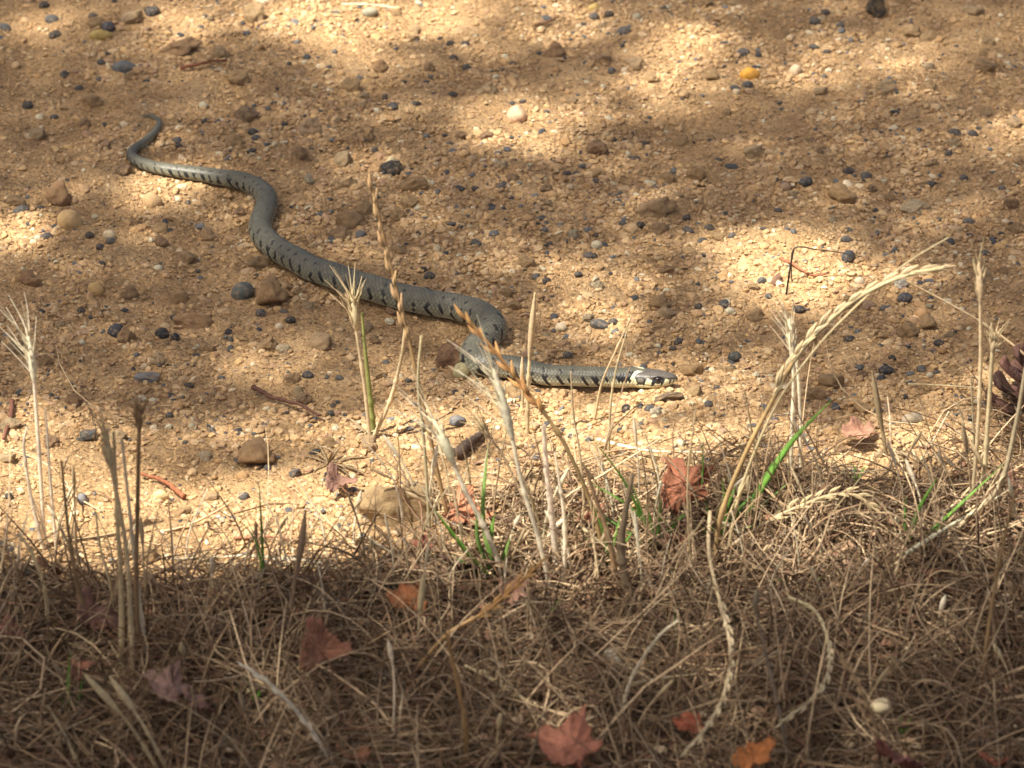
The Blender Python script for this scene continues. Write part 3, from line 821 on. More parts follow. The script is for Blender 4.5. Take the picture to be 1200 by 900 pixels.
SPK = None
def spikelet_mesh():
    global SPK
    if SPK is None:
        n = 9; t = np.linspace(0, 1, n)
        P = np.stack([.06 * np.sin(t * 3), np.zeros(n), t], 1)
        V, F = tube(P, .118 * np.sin(np.clip(t * .9 + .06, 0, 1) * np.pi) ** .85 + .004, 6, flat=.6)
        mb = MB(); mb.put(V, F, (1, 1, 1))
        V2, F2 = tube(P * [1, 1, .8] + [.07, .04, .02], .085 * np.sin(np.clip(t * .9 + .06, 0, 1) * np.pi) + .004, 5, flat=.6)
        mb.put(V2, F2, (.85, .82, .78))
        SPK = mb
    return SPK
M_spike = make_pigment_mat('seed_husk', rough=.6, spec=.3, grain=6, amp=.22, trans=.2, bumpd=0, src='obj')
def spike_stalk(pts, c, label, head=(.55, 1.0), n=14, size=.0095, r=.0009, ang=22, hc=None, group=None, lean=0, mode='stand', z=.012, name='rye_stalk', cat='stalk'):
    P = smooth_path(stand(pts, lean, mode, z), 60)
    if mode == 'stand' and pts[0][1] < 720: STALK_PTS.extend(P[20::8])
    root = add(name, stem_mesh(P, r, r * .55, vary(c), nodes=True), None, label, cat, group)
    H = cut(P, 20, *head)
    V, F = tube(H, r * .8, 5); mb = MB(); mb.put(V, F, vary(hc or c))
    hd = add('seed_head', mb.mesh('seed_head', M_straw), root)
    me = spikelet_mesh()
    if not hasattr(spike_stalk, 'me'): spike_stalk.me = me.mesh('spikelet', M_spike)
    ctr = cut(P, n, head[0], head[1] - .01); T = np.gradient(ctr, axis=0)
    vd = Vector(ctr.mean(0) - CAM).normalized()
    for k in range(n):
        t = Vector(T[k]).normalized(); sd = 1 if k % 2 else -1
        w = t.cross(vd).normalized()
        w = (Matrix.Rotation(random.uniform(-.5, .5), 3, t) @ w)
        d = (t * math.cos(math.radians(ang)) + w * sd * math.sin(math.radians(ang + random.uniform(-5, 5)))).normalized() if k < n - 1 else t
        xa = d.cross(vd).normalized(); ya = d.cross(xa)
        s = size * random.uniform(.85, 1.12) * (1 - .25 * k / n)
        o = add('spikelet', spike_stalk.me, hd)
        o.matrix_basis = Matrix.LocRotScale(Vector(ctr[k]), Matrix((xa, ya, d)).transposed().to_quaternion(), (s, s, s))
        o.color = (*vary(hc or c, .15), 1)
    return rebase(root, P[0])

def barley(pts, c, label, tip, awn=.028, n=18, fan=28, bias=(0, 0), r=.0010, hw=.0022, group=None, lean=0, name='barley_stalk', long_awn=None):
    """pts: base up to where the head starts; tip: pixel of the head's top; bias: pixel direction the awns blow to"""
    A = stand(list(pts) + [tip], lean)
    P = smooth_path(A[:-1], 40)
    if pts[0][1] < 720: STALK_PTS.extend(list(P[16::6]) + [A[-1]])
    root = add(name, stem_mesh(P, r, r * .8, vary(c)), None, label, 'stalk', group)
    H = smooth_path(np.vstack([A[-3:], ]), 60)
    # the head runs over the last traced piece
    H = H[int(np.argmin(np.linalg.norm(H - A[-2], axis=1))):]
    H = smooth_path(H, 14); tt = np.linspace(0, 1, 14)
    V, F = tube(H, hw * 1.25 * np.clip(np.sin(np.clip(tt * .72 + .2, 0, 1) * np.pi), .12, 1) * (1 - .25 * tt), 7, flat=.7)
    hl = np.linalg.norm(H[-1] - H[0])
    mb = MB(); mb.put(V, F, np.repeat(np.where(np.arange(14) % 2, .9, 1.06), 7)[:, None] * np.array(vary(c)))
    ax = (H[-1] - H[0]) / hl
    rgt = np.cross(ax, FWD); rgt /= np.linalg.norm(rgt); dep = np.cross(ax, rgt)
    for k in range(14):                                          # glumes standing off the head
        f = random.uniform(.05, .8); b = H[int(f * 13)]; th = random.uniform(0, 6.28)
        o_ = rgt * math.cos(th) + dep * math.sin(th)
        Q = np.linspace(0, 1, 5)[:, None] * (ax * .009 + o_ * .0022)[None] + b + o_ * hw * .5
        V, F = tube(Q, .0006 * np.array([.6, 1, .9, .5, .1]), 4); mb.put(V, F, vary(c))
    hd = add('seed_head', mb.mesh('seed_head', M_straw), root)
    bx = np.array([1., 0, 0]) * bias[0] + UP * -bias[1]
    for k in range(n):
        f = .15 + .85 * k / max(1, n - 1); b = H[min(13, int(f * 13))]
        th = k * 2.4; sp = math.tan(math.radians(fan)) * random.uniform(.35, 1.1)
        d = ax + (rgt * math.cos(th) + dep * math.sin(th) * .7) * sp + bx
        d /= np.linalg.norm(d)
        L = awn * random.uniform(.75, 1.2) * (long_awn if (long_awn and k == n - 1) else 1)
        if long_awn and k == n - 1: d = ax
        q = np.linspace(0, 1, 7)[:, None]
        Q = b + d[None] * q * L + (bx[None] * .25 + rgt[None] * random.uniform(-.06, .06)) * L * q ** 2
        V, F = tube(Q, .00042 * (1 - .65 * q[:, 0]), 4)
        m2 = MB(); m2.put(V, F, vary(c)); add('awn', m2.mesh('awn', M_straw), hd)
    return rebase(root, P[0])

# barley
barley([(52,642),(48,565),(43,490),(40,445)], C_PALE, 'bleached white barley stalk with fanned awns standing alone by the grey stone', (33,392), awn=.026, n=16, fan=30, bias=(-.35,-.1), r=.0013, hw=.0028)
bare_stalk([(66,640),(60,580),(56,520),(53,480)], C_PALE, 'short bleached stem leaning against the white barley stalk', r=.0012, r1=.0006)
bare_stalk([(52,645),(36,580),(28,525),(31,503)], C_PALE, 'curved bleached stem with a hooked tip at the foot of the white barley', r=.0013, r1=.0007)
barley([(434,516),(428,460),(421,410),(417,384)], C_STRAW, 'bushy straw coloured barley stalk in front of the snake mid body', (412,345), awn=.020, n=22, fan=40, bias=(-.05,0), r=.0012, hw=.0032)
bare_stalk([(438,508),(432,450),(427,400),(424,366)], (.34,.36,.12), 'yellow green sheathed stem beside the bushy barley stalk', r=.0020, r1=.0006)
bare_stalk([(436,512),(457,470),(470,420),(475,384)], C_STRAW, 'bent straw blade rising beside the bushy barley stalk', r=.0013, r1=.0009)
barley([(648,700),(632,635),(613,572),(600,512)], C_PALE, 'tall cream barley stalk with a long upright awn in front of the snake bend', (577,428), awn=.030, n=16, fan=30, bias=(-.35,-.02), r=.0014, hw=.0032, long_awn=1.3)
barley([(596,690),(572,628),(545,575),(530,540)], C_PALE, 'cream barley stalk leaning towards the tan rock with wide thin awns', (507,490), awn=.034, n=12, fan=34, bias=(-.30,0), r=.0016, hw=.0034)
barley([(618,590),(590,535),(573,512)], C_STRAW, 'little barley sprig branching below the tall cream barley stalk', (562,494), awn=.017, n=9, fan=34, bias=(-.25,0), r=.0008, hw=.0016)
barley([(926,565),(928,510),(930,450),(929,420)], C_PALE, 'pale barley stalk behind the big leaning seed stalk', (925,372), awn=.022, n=12, fan=26, bias=(-.30,0), r=.0012, hw=.0024)
bare_stalk([(938,560),(938,500),(936,450),(933,420)], C_PALE, 'pale straight stem touching the barley behind the leaning seed stalk', r=.0011, r1=.0008)
barley([(1137,605),(1145,520),(1149,430),(1149,352)], C_STRAW, 'slender straw barley stalk closest to the pine cone and taller than its neighbour', (1147,306), awn=.014, n=10, fan=16, r=.0012, hw=.0026)
barley([(1139,606),(1152,562),(1158,490),(1163,412)], C_STRAW, 'shorter barley stalk with splayed awns in front of the pine cone', (1166,390), awn=.015, n=12, fan=46, r=.0014, hw=.0019)
barley([(156,800),(152,700),(146,630),(130,545)], C_STRAW, 'barley stalk with a narrow spiky head rising from the dense clump of dry stems', (122,502), awn=.026, n=10, fan=15, bias=(-.1,0), r=.0014, hw=.0026)
barley([(164,790),(160,700),(161,600),(163,505)], C_BROWN, 'brown stem with a fuzzy tufted head in the dense clump of dry stems', (164,478), awn=.010, n=16, fan=48, r=.0013, hw=.0018)
# rye like spikes
spike_stalk([(530,625),(512,550),(497,480),(482,410),(466,345),(450,280),(434,208)], C_GOLD, 'tallest orange brown grass stalk crossing in front of the snake', head=(.55,.97), n=12, size=.0140, ang=8, r=.0013, hc=(.58,.38,.19))
spike_stalk([(712,660),(692,590),(665,527),(640,487),(612,452),(587,420),(563,392),(545,371)], C_GOLD, 'orange tipped seed stalk bowing over the snake bend', head=(.58,1.0), n=12, size=.0140, ang=15, r=.0014, hc=(.56,.31,.12))
spike_stalk([(836,668),(845,605),(872,535),(905,470),(932,420),(966,381),(1010,346),(1060,323),(1106,314)], C_GOLD, 'large golden seed stalk leaning far over with plump spikelets', head=(.48,1.0), n=24, size=.0135, ang=12, r=.0016, hc=(.62,.48,.27))
bare_stalk([(850,660),(868,575),(906,482),(950,416),(1000,362),(1060,310),(1112,278)], C_STRAW, 'long thin bare stem running beside the large golden seed stalk', r=.0010, r1=.0004)
spike_stalk([(818,660),(860,637),(905,608),(945,590),(975,580),(1004,581),(1025,597)], C_STRAW, 'curved wheat like seed head nodding over the matted grass', head=(.42,1.0), n=17, size=.0105, ang=22, r=.0011, hc=(.60,.46,.25))
spike_stalk([(832,600),(831,650),(845,710),(856,762),(848,815),(826,855),(803,880)], C_STRAW, 'long pale braided seed stalk hanging down in a wide curve', head=(.38,1.0), n=26, size=.0095, ang=11, r=.0012, mode='lie', z=.036)
spike_stalk([(925,700),(955,716),(970,750),(971,785),(955,815),(914,848)], C_STRAW, 'pale seed stalk curling round on the shaded matted grass', head=(.35,1.0), n=20, size=.0085, ang=12, r=.0011, mode='lie', z=.032)
spike_stalk([(402,915),(365,855),(322,807),(287,781)], C_PALE, 'bright straw spike sticking out of the dark shaded grass', head=(.25,1.0), n=12, size=.0085, ang=8, r=.0013)
bare_stalk([(402,915),(378,865),(352,828),(340,790)], C_STRAW, 'thin stem rising beside the bright straw spike', r=.0008)
spike_stalk([(470,806),(520,747),(570,716),(603,688),(634,660)], C_GOLD, 'golden brown seed stalk bending up across the red leaf pieces', head=(.55,1.0), n=12, size=.010, ang=20, r=.0012, hc=(.45,.25,.09))
spike_stalk([(545,780),(575,795),(600,812),(622,823)], C_STRAW, 'short braided seed head lying in the matted grass', head=(.05,1.0), n=10, size=.008, ang=14, r=.0009, mode='lie', z=.014)
spike_stalk([(1040,905),(1022,840),(1005,800),(985,768)], C_BROWN, 'brown fuzzy seed stalk beside the round beige pod', head=(.35,1.0), n=12, size=.008, ang=16, r=.0011)
# slender spindles and bare stems
bare_stalk([(618,508),(619,450),(622,400),(627,343)], C_STRAW, 'upright stem with a slim husk standing over the snake neck bend', r=.0012, r1=.0006, tip=.48)
bare_stalk([(613,480),(612,450),(612,418)], C_STRAW, 'short slim husk beside the snake neck bend', r=.0009, r1=.0003, tip=.6)
bare_stalk([(696,492),(705,450),(722,410),(741,369)], C_STRAW, 'thin leaning stem crossing the snake neck', r=.0008, r1=.0004)
bare_stalk([(713,535),(716,470),(724,425),(736,384)], C_STRAW, 'thin upright stem crossing the snake neck just behind the collar', r=.0009, r1=.0004)
bare_stalk([(686,610),(680,535),(672,485),(669,435)], C_STRAW, 'thin pinkish stem in front of the middle of the snake neck', r=.0008, r1=.0004)
bare_stalk([(655,680),(646,600),(640,545),(637,498)], C_PALE, 'thick pale stub of a stem beside the tall cream barley', r=.0020, r1=.0012)
bare_stalk([(660,690),(662,620),(655,560),(650,530)], C_PALE, 'pale blade like stem behind the thick pale stub', r=.0016, r1=.0005)
bare_stalk([(505,640),(497,520),(490,450),(494,393)], C_STRAW, 'pale jointed stem between the tallest stalk and the cream barley', r=.0010, r1=.0008)
bare_stalk([(742,715),(728,650),(733,600),(742,555)], (.40,.31,.19), 'broad papery dry blade in the green tuft', r=.0032, r1=.0010)
bare_stalk([(724,700),(716,640),(700,590),(686,548)], (.42,.28,.15), 'brown edged dry blade bending away from the green tuft', r=.0022, r1=.0008)
bare_stalk([(1040,535),(1030,482),(1022,434)], (.38,.30,.17), 'short dry spike standing alone in the coarse gravel', r=.0012, r1=.0006, tip=.7)
bare_stalk([(1044,520),(1043,490),(1040,465)], C_PALE, 'tiny pale stem beside the short dry spike', r=.0006)
bare_stalk([(1095,640),(1135,607),(1172,568),(1190,500),(1203,425)], (.62, .51, .32), 'thick pale stalk kinked near its foot rising past the pine cone', r=.0018, r1=.0010)
bare_stalk([(1060,650),(1110,618),(1150,595),(1185,572)], C_PALE, 'pale straw lying towards the kinked stalk', r=.0014, mode='lie', z=.02)
bare_stalk([(1245,470),(1210,425),(1165,388),(1120,360),(1062,329)], C_STRAW, 'thin bare stem arching back over the gravel from the pine cone', r=.0010, r1=.0005)
bare_stalk([(1142,560),(1141,510),(1138,440)], C_STRAW, 'fine short stem at the foot of the slender barley', r=.0007)
bare_stalk([(1140,545),(1130,500),(1122,470)], C_STRAW, 'fine forked stem leaning off the slender barley', r=.0006)
bare_stalk([(1150,810),(1158,740),(1173,650),(1190,575)], (.44,.29,.14), 'tall amber stem rising from the shaded grass under the red leaf', r=.0013, r1=.0007)
bare_stalk([(1040,700),(1060,640),(1075,600)], C_STRAW, 'short slanted stem beside the long green blade', r=.0010)
bare_stalk([(930,905),(903,790),(886,715),(888,690)], (.36,.29,.20), 'grey stem with a small bud in the shaded grass', r=.0011, r1=.0006, tip=.12)
bare_stalk([(142,790),(142,690),(137,600),(133,506)], C_STRAW, 'straight straw stem at the heart of the dense clump', r=.0018, r1=.0008)
bare_stalk([(174,785),(163,700),(152,600),(143,515)], C_PALE, 'paler straw stem at the heart of the dense clump', r=.0012, r1=.0008)
bare_stalk([(140,740),(128,680),(117,640),(112,600)], C_STRAW, 'short stem splitting off the dense clump', r=.0010, r1=.0005)
bare_stalk([(118,765),(92,690),(80,620),(72,540)], C_BROWN, 'dull brown stem standing between the white barley and the dense clump', r=.0014, r1=.0007)
bare_stalk([(58,745),(52,690),(38,650),(22,625)], C_STRAW, 'slanted straw stem in front of the dark grey stone', r=.0013, r1=.0008)
bare_stalk([(195,915),(152,850),(97,788)], C_STRAW, 'thick blurred straw leaning in the dark grass', r=.0014, r1=.0005, tip=.4)
bare_stalk([(205,915),(168,850),(128,792)], C_STRAW, 'thick blurred straw leaning parallel beside another in the dark grass', r=.0014, r1=.0005, tip=.35)
bare_stalk([(100,915),(78,865),(55,826)], C_STRAW, 'short blurred straw leaning in the dark grass', r=.0013)
bare_stalk([(340,750),(344,690),(353,640),(358,598)], (.42,.30,.19), 'brown husked stem at the sunny edge of the grass', r=.0013, r1=.0006, tip=.45)
bare_stalk([(383,745),(378,690),(372,660)], C_PALE, 'short pale stem near the brown husked stem', r=.0012)
bare_stalk([(548,905),(545,850),(536,800),(523,742)], (.45,.28,.12), 'orange brown stem standing in the middle of the matted grass', r=.0016, r1=.0008)
bare_stalk([(723,865),(738,800),(770,748),(795,727)], C_PALE, 'jointed pale straw forking in the matted grass', r=.0011, r1=.0007)
bare_stalk([(742,800),(728,782),(712,763)], C_PALE, 'short flared straw end meeting the forked straw', r=.0020, r1=.0026)
bare_stalk([(742,802),(775,795),(815,790)], C_STRAW, 'straw arm lying out from the forked straw', r=.0012, mode='lie', z=.02)
bare_stalk([(460,880),(462,800),(455,750)], C_PALE, 'slim pale stem with a small tuft in the matted grass', r=.0008, tip=.2)
bare_stalk([(490,770),(492,720),(497,670)], C_STRAW, 'straw stem with a narrow husk near the fallen leaves', r=.0012, tip=.5)
bare_stalk([(900,690),(935,668),(960,640),(975,600)], (.46,.36,.22), 'hooked straw under the nodding wheat like head', r=.0013)
bare_stalk([(815,690),(808,640),(806,560),(815,480)], C_STRAW, 'thin stem beside the big fallen red leaf', r=.0007)
bare_stalk([(880,640),(888,560),(880,500),(873,460)], (.42,.30,.17), 'dull thin stem at the green blades below the leaning seed stalk', r=.0008)
bare_stalk([(320,655),(335,657),(420,655),(250,652)][:1] + [(380,660),(300,652),(200,655)], C_PALE, 'long pale straw lying along the edge of the shade', r=.0012, mode='lie', z=.008)
bare_stalk([(400,668),(330,662),(240,660)], C_STRAW, 'second long straw lying along the edge of the shade', r=.0010, mode='lie', z=.006)
bare_stalk([(700,515),(760,528),(840,530)], C_PALE, 'pale straw lying across the gravel behind the green tuft', r=.0011, mode='lie', z=.006)
bare_stalk([(1064,450),(1110,452),(1150,455)], C_STRAW, 'thin straw lying on the coarse gravel before the pine cone', r=.0007, mode='lie', z=.004)
bare_stalk([(1090,520),(1105,495),(1112,482)], C_PALE, 'thin white stem slanting out of the coarse gravel', r=.0006)
bare_stalk([(400,5),(430,5),(465,9)], C_PALE, 'white straw lying on the far sunlit gravel', r=.0007, mode='lie', z=.004)
bare_stalk([(921,345),(925,320),(930,292)], (.06,.045,.035), 'wiry dark stalk standing in the brightest patch of sand', r=.0006, r1=.0005)
bare_stalk([(928,330),(930,292),(960,293),(985,296),(1010,301)], (.075,.06,.045), 'wiry dark stalk bent over level towards the round dark pebble', r=.00045, r1=.0003)
# random short stems along the verge
LBL = 'short thin straw stem standing in the dry grass verge'
for _ in range(85):
    px = random.uniform(-5, 1205); b = np.interp(px, _BX, _BY)
    py = b + random.uniform(-5, 300) ** 1.0
    if py > 930: continue
    h = random.uniform(25, 80); dx = random.gauss(0, 22)
    bare_stalk([(px, py), (px + dx * .3, py - h * .5), (px + dx, py - h)], random.choice([C_STRAW, C_STRAW, C_BROWN, (.42,.32,.20), C_PALE]), LBL, 'short straw stems in the verge', r=random.uniform(.0005, .0011), r1=.0003, lean=random.uniform(-.4, .4), tip=random.choice([None, None, .3]))
for x0, x1, y0, y1, cnt in ((450, 800, 590, 715, 75), (800, 1010, 590, 690, 26), (1030, 1200, 570, 690, 18), (0, 440, 640, 720, 24)):
    for _ in range(cnt):
        px, py = random.uniform(x0, x1), random.uniform(y0, y1)
        h = random.uniform(35, 115); dx = random.gauss(-6, 26)
        bare_stalk([(px, py), (px + dx * .25, py - h * .5), (px + dx, py - h)], random.choice([C_STRAW, C_PALE, C_PALE, (.50,.38,.22)]), LBL, 'short straw stems in the verge', r=random.uniform(.0004, .0009), r1=.0003, lean=random.uniform(-.3, .3), tip=random.choice([None, None, .3]))
# dry sprigs on the gravel
def sprig(px, py, label, n=9, size=34, c=C_STRAW):
    p = at(px, py); root = add('dry_sprig', None, None, label, 'sprig', loc=(p[0], p[1], p[2])); root.empty_display_size = .01
    for k in range(n):
        az = random.uniform(0, 6.283); el = random.uniform(.1, 1.1); ln = size * .0005 * random.uniform(.5, 1.1)
        add_leaf_blade(root, (0, 0, .001), (math.cos(az) * math.cos(el), math.sin(az) * math.cos(el), math.sin(el)), ln, c, w=random.uniform(.0004, .0009), droop=random.uniform(.2, 1.2))
sprig(385, 545, 'flattened sprig of dry blades lying on the gravel beside the lumpy rock', 14, 70, (.42,.30,.17))
sprig(505, 580, 'small brown tuft of fine dry blades behind the largest rock', 14, 40, (.34,.21,.11))
sprig(430, 510, 'dry tuft at the foot of the bushy barley stalk', 12, 40)
sprig(885, 520, 'dry tuft on the gravel below the leaning seed stalk', 9, 40)
sprig(1075, 545, 'thin dry tuft at the gravel edge near the barley pair', 10, 46)
sprig(150, 790, 'dry tuft at the foot of the dense clump of stems', 16, 60, (.36,.26,.15))

# ------------------------------------------------------------------ green blades
GREEN = [(.15, .31, .05), (.17, .33, .06), (.10, .22, .04), (.22, .36, .09)]
def green_tuft(base, blades, label, w=.0019, grp=None):
    b = at(*base)
    root = add('green_tuft', None, None, label, 'grass tuft', grp, loc=tuple(b)); root.empty_display_size = .01
    for bl in blades:
        pts = [base] + list(bl)
        P = smooth_path(stand(pts, lean=random.uniform(-.35, .2)), 16) - b
        t = np.linspace(0, 1, 16)
        ww = w * random.uniform(.95, 1.4)
        V, F = tube(P, ww * np.clip(np.sin(np.clip(t * .8 + .2, 0, 1) * np.pi), .03, 1), 5, flat=.3, twist=random.uniform(-1, 1))
        mb = MB(); mb.put(V, F, vary(random.choice(GREEN))); add('blade', mb.mesh('blade', M_green), root)
green_tuft((584,682), [[(550,650),(505,592)],[(566,610),(572,520)],[(562,640),(558,598)],[(592,650),(598,630)],[(575,640),(580,600)],[(556,668),(530,650)]], 'green grass tuft with one broad blade arching towards the largest rock', w=.0030)
green_tuft((768,645), [[(735,570),(690,508)],[(745,600),(686,562)],[(752,600),(738,560)],[(730,620),(700,600)],[(772,610),(775,580)],[(760,600),(752,590)],[(785,620),(805,600)]], 'green grass tuft with dark slanting blades beside the fallen red leaf', w=.0021)
green_tuft((712,668), [[(708,630),(695,590)],[(718,640),(728,600)],[(700,650),(682,625)],[(724,650),(742,622)],[(712,640),(712,610)]], 'short green blades in front of the torn red brown leaf', w=.0021)
green_tuft((842,640), [[(850,600),(846,560)],[(858,610),(880,580)],[(834,615),(826,585)],[(846,610),(862,570)],[(830,625),(812,612)],[(860,625),(884,615)]], 'green blades at the foot of the large golden seed stalk', w=.0022)
green_tuft((812,605), [[(822,565),(824,512)],[(806,590),(800,570)]], 'upright green blades at the fallen red leaf', w=.0015)
green_tuft((868,615), [[(886,580),(906,540)],[(895,590),(925,565)],[(862,590),(852,560)],[(900,560),(930,515),(975,468)]], 'green blades below the leaning seed stalk', w=.0020)
green_tuft((1062,645), [[(1110,605),(1178,542)],[(1075,600),(1098,560)],[(1060,610),(1062,580)],[(1085,630),(1110,612)]], 'green tuft with one long blade leaning towards the barley pair', w=.0014)
green_tuft((310,692), [[(307,630),(303,556)],[(300,635),(273,603)]], 'single green shoot with a side leaf at the sunny gravel edge', w=.0014)
green_tuft((487,740), [[(487,710),(482,672)],[(490,720),(497,690)]], 'thin green blades near the fallen leaves in the matted grass', w=.0010)
green_tuft((298,835), [[(296,815),(290,795)],[(302,820),(306,802)],[(285,825),(276,806)]], 'few green blades in the dark shade beside the bright straw spike', w=.0022)
green_tuft((84,850), [[(80,810),(82,760)],[(90,830),(98,790)],[(76,830),(66,806)]], 'dark green blades in the deep shade under the clump', w=.0016)
green_tuft((1056,872), [[(1050,855),(1043,842)],[(1062,855),(1068,838)],[(1056,850),(1056,838)]], 'little green seedling near the round beige pod', w=.0018)
green_tuft((640,745), [[(625,720),(610,700)],[(645,720),(665,690)]], 'short bent green blades under the golden brown seed stalk', w=.0010)
green_tuft((925,690), [[(945,682),(978,676)],[(915,680),(905,672)]], 'flat green blade lying by the hooked straw', w=.0012)
green_tuft((790,760), [[(792,740),(790,715)],[(780,745),(770,730)]], 'green blades beside the forked straw', w=.0011)
green_tuft((1000,565), [[(1002,550),(995,540)],[(995,555),(985,548)],[(1008,556),(1015,545)]], 'tiny green sprout at the gravel edge below the short dry spike', w=.0012)

# ------------------------------------------------------------------ fallen leaves
def leaf_mesh(seed, lobes=5, torn=0.0):
    g = np.random.default_rng(seed); NA, NR = 60, 6
    th = np.linspace(0, 2 * np.pi, NA, endpoint=False)
    lob = np.zeros(NA)
    angs = np.linspace(-2.1, 2.1, lobes) + g.uniform(-.12, .12, lobes)
    for k, a in enumerate(angs):
        d = np.angle(np.exp(1j * (th - np.pi / 2 - a)))
        lob = np.maximum(lob, (1 - .25 * abs(a) / 2.1) * np.exp(-(d / .40) ** 2) * g.uniform(.85, 1.1))
    R = .60 + .42 * lob + .05 * np.sin(th * 17 + g.uniform(0, 6)) * (lob > .25)
    R *= 1 - .5 * np.exp(-((np.angle(np.exp(1j * (th + np.pi / 2)))) / .35) ** 2)
    if torn:
        a0 = g.uniform(0, 6.28); R *= 1 - torn * np.exp(-(np.angle(np.exp(1j * (th - a0))) / .5) ** 4)
    R *= 1 + .07 * np.sin(th * 23 + g.uniform(0, 6)) * g.uniform(.3, 1, NA) + .05 * g.normal(size=NA)
    for _ in range(2 if torn else 1):                            # broken edges
        a0 = g.uniform(0, 6.28); h0 = g.uniform(.30, .62); cs = np.cos(th - a0)
        R = np.where(cs > .05, np.minimum(R, h0 * (1 + .06 * g.normal(size=NA)) / np.maximum(cs, .05)), R)
    rr = np.linspace(0, 1, NR + 1)[1:]
    X_ = (rr[:, None] * R[None] * np.cos(th)[None]); Y_ = (rr[:, None] * R[None] * np.sin(th)[None])
    cu, cd = g.uniform(.3, .8), g.uniform(0, 6.28)
    u = X_ * np.cos(cd) + Y_ * np.sin(cd)
    Z_ = cu * u ** 2 + .16 * np.sin(X_ * 5 + g.uniform(0, 6)) * np.cos(Y_ * 4 + g.uniform(0, 6)) + .06 * g.normal(size=NA)[None] * rr[:, None] ** 2
    vein = np.zeros_like(X_)
    for a in angs:
        d = np.angle(np.exp(1j * (th - np.pi / 2 - a)))
        vein = np.maximum(vein, np.exp(-(d[None] * rr[:, None] / .045) ** 2))
    Z_ = Z_ + .03 * vein
    V = np.vstack([[0, 0, 0], np.stack([X_, Y_, Z_], -1).reshape(-1, 3)])
    F = []
    for j in range(NA):
        k = (j + 1) % NA
        F.append((0, 1 + j, 1 + k, 1 + k))
    i = np.arange(NR - 1)[:, None] * NA + 1; j = np.arange(NA)[None]; k = (j + 1) % NA
    Q = np.stack([i + j, i + NA + j, i + NA + k, i + k], -1).reshape(-1, 4)
    tri = np.array(F)[:, :3]
    T2 = np.vstack([Q[:, [0, 1, 2]], Q[:, [0, 2, 3]], tri])
    c = np.vstack([[1, 1, 1], (1 + .28 * vein[..., None] * np.ones(3)).reshape(-1, 3)])
    return mesh_np('blade', V, T2, M_leaf, True, c)
LEAVES = [leaf_mesh(40 + k, 5 if k % 3 else 3, [0, .5, .35][k % 3]) for k in range(9)]
leaf_spots = []
def fallen_leaf(px, py, w, colr, label, rot=0, tilt=(0, 0), lift=.006, group=None, var=None):
    lift += .009 if py > 700 else .005
    p = at(px, py, lift); k = px_size(p[1])
    leaf_spots.append((p[0], p[1], w * k * .45))
    o = add('fallen_leaf', None, None, label, 'leaf', group, loc=tuple(p)); o.empty_display_size = .01
    b = add('blade', random.choice(LEAVES) if var is None else LEAVES[var], o); b.color = (*colr, 1)
    s = w * k / 2 * 1.22; b.scale = (s, s, s)
    o.rotation_euler = (tilt[0], tilt[1], rot)
    sm = b.modifiers.new('thickness', 'SOLIDIFY'); sm.thickness = .02
    P = np.array([[0, -.02 * s, .02 * s], [.1 * s, -.6 * s, .05 * s], [.15 * s, -1.1 * s, .2 * s]])
    V, F = tube(smooth_path(P, 8), .00045, 5); mb = MB(); mb.put(V, F, (.22, .10, .05)); add('leaf_stalk', mb.mesh('leaf_stalk', M_straw), o)
    return o
RED, RUST, DKB, PINK = (.27, .10, .05), (.36, .14, .055), (.13, .07, .05), (.38, .20, .13)
fallen_leaf(797, 578, 76, RED, 'large red brown fallen leaf propped up beside the green tuft', rot=.5, tilt=(.85, .15), lift=.014, var=1)
fallen_leaf(820, 605, 46, DKB, 'dark maroon leaf folded behind the large red brown one', rot=1.6, tilt=(.3, .9), lift=.010)
fallen_leaf(693, 612, 66, RED, 'torn red brown leaf lying flat in the sun between the green tufts', rot=2.1, tilt=(.2, 0), lift=.008, var=4)
fallen_leaf(668, 884, 96, (.42, .17, .10), 'flat salmon red leaf in a spot of sun on the dark matted grass', rot=.9, tilt=(.25, .1), lift=.020, var=1)
fallen_leaf(882, 888, 58, (.46, .17, .05), 'bright orange lobed leaf on the dark matted grass', rot=.2, tilt=(.35, -.1), lift=.018, var=2)
fallen_leaf(1058, 893, 70, (.24, .10, .075), 'plum coloured leaf half sunk in the grass under the brown seed stalk', rot=1.9, tilt=(.4, .4), lift=.018, var=5)
fallen_leaf(376, 762, 64, (.27, .12, .07), 'crumpled red brown leaf standing in the shaded grass', rot=.3, tilt=(.8, -.2), lift=.018)
fallen_leaf(198, 812, 66, (.32, .19, .14), 'pinkish brown curled leaf in the deep shade', rot=1.1, tilt=(.5, .2), lift=.022)
fallen_leaf(236, 826, 44, (.26, .14, .10), 'smaller curled brown leaf next to the pinkish brown one', rot=2.6, tilt=(.4, -.4), lift=.020)
fallen_leaf(600, 694, 62, PINK, 'pale pinkish brown leaf curled over the golden brown stalk foot', rot=.8, tilt=(.3, .4), lift=.014)
fallen_leaf(545, 606, 66, (.42, .17, .085), 'coral red leaf lying behind the broad green blade', rot=.1, tilt=(.15, .0), lift=.005)
fallen_leaf(498, 643, 34, (.36, .13, .08), 'small brick red leaf scrap below the largest rock', rot=1.2, tilt=(.3, .2), lift=.006)
fallen_leaf(545, 668, 54, DKB, 'dark brown crumpled leaf under the green tuft', rot=2.3, tilt=(.5, .4), lift=.008)
fallen_leaf(476, 706, 44, RUST, 'rust red leaf scrap in the half shaded matted grass', rot=.2, tilt=(.6, 0), lift=.012)
fallen_leaf(112, 728, 60, (.17, .085, .06), 'dark red brown leaf at the foot of the dense clump', rot=.7, tilt=(.4, .1), lift=.014)
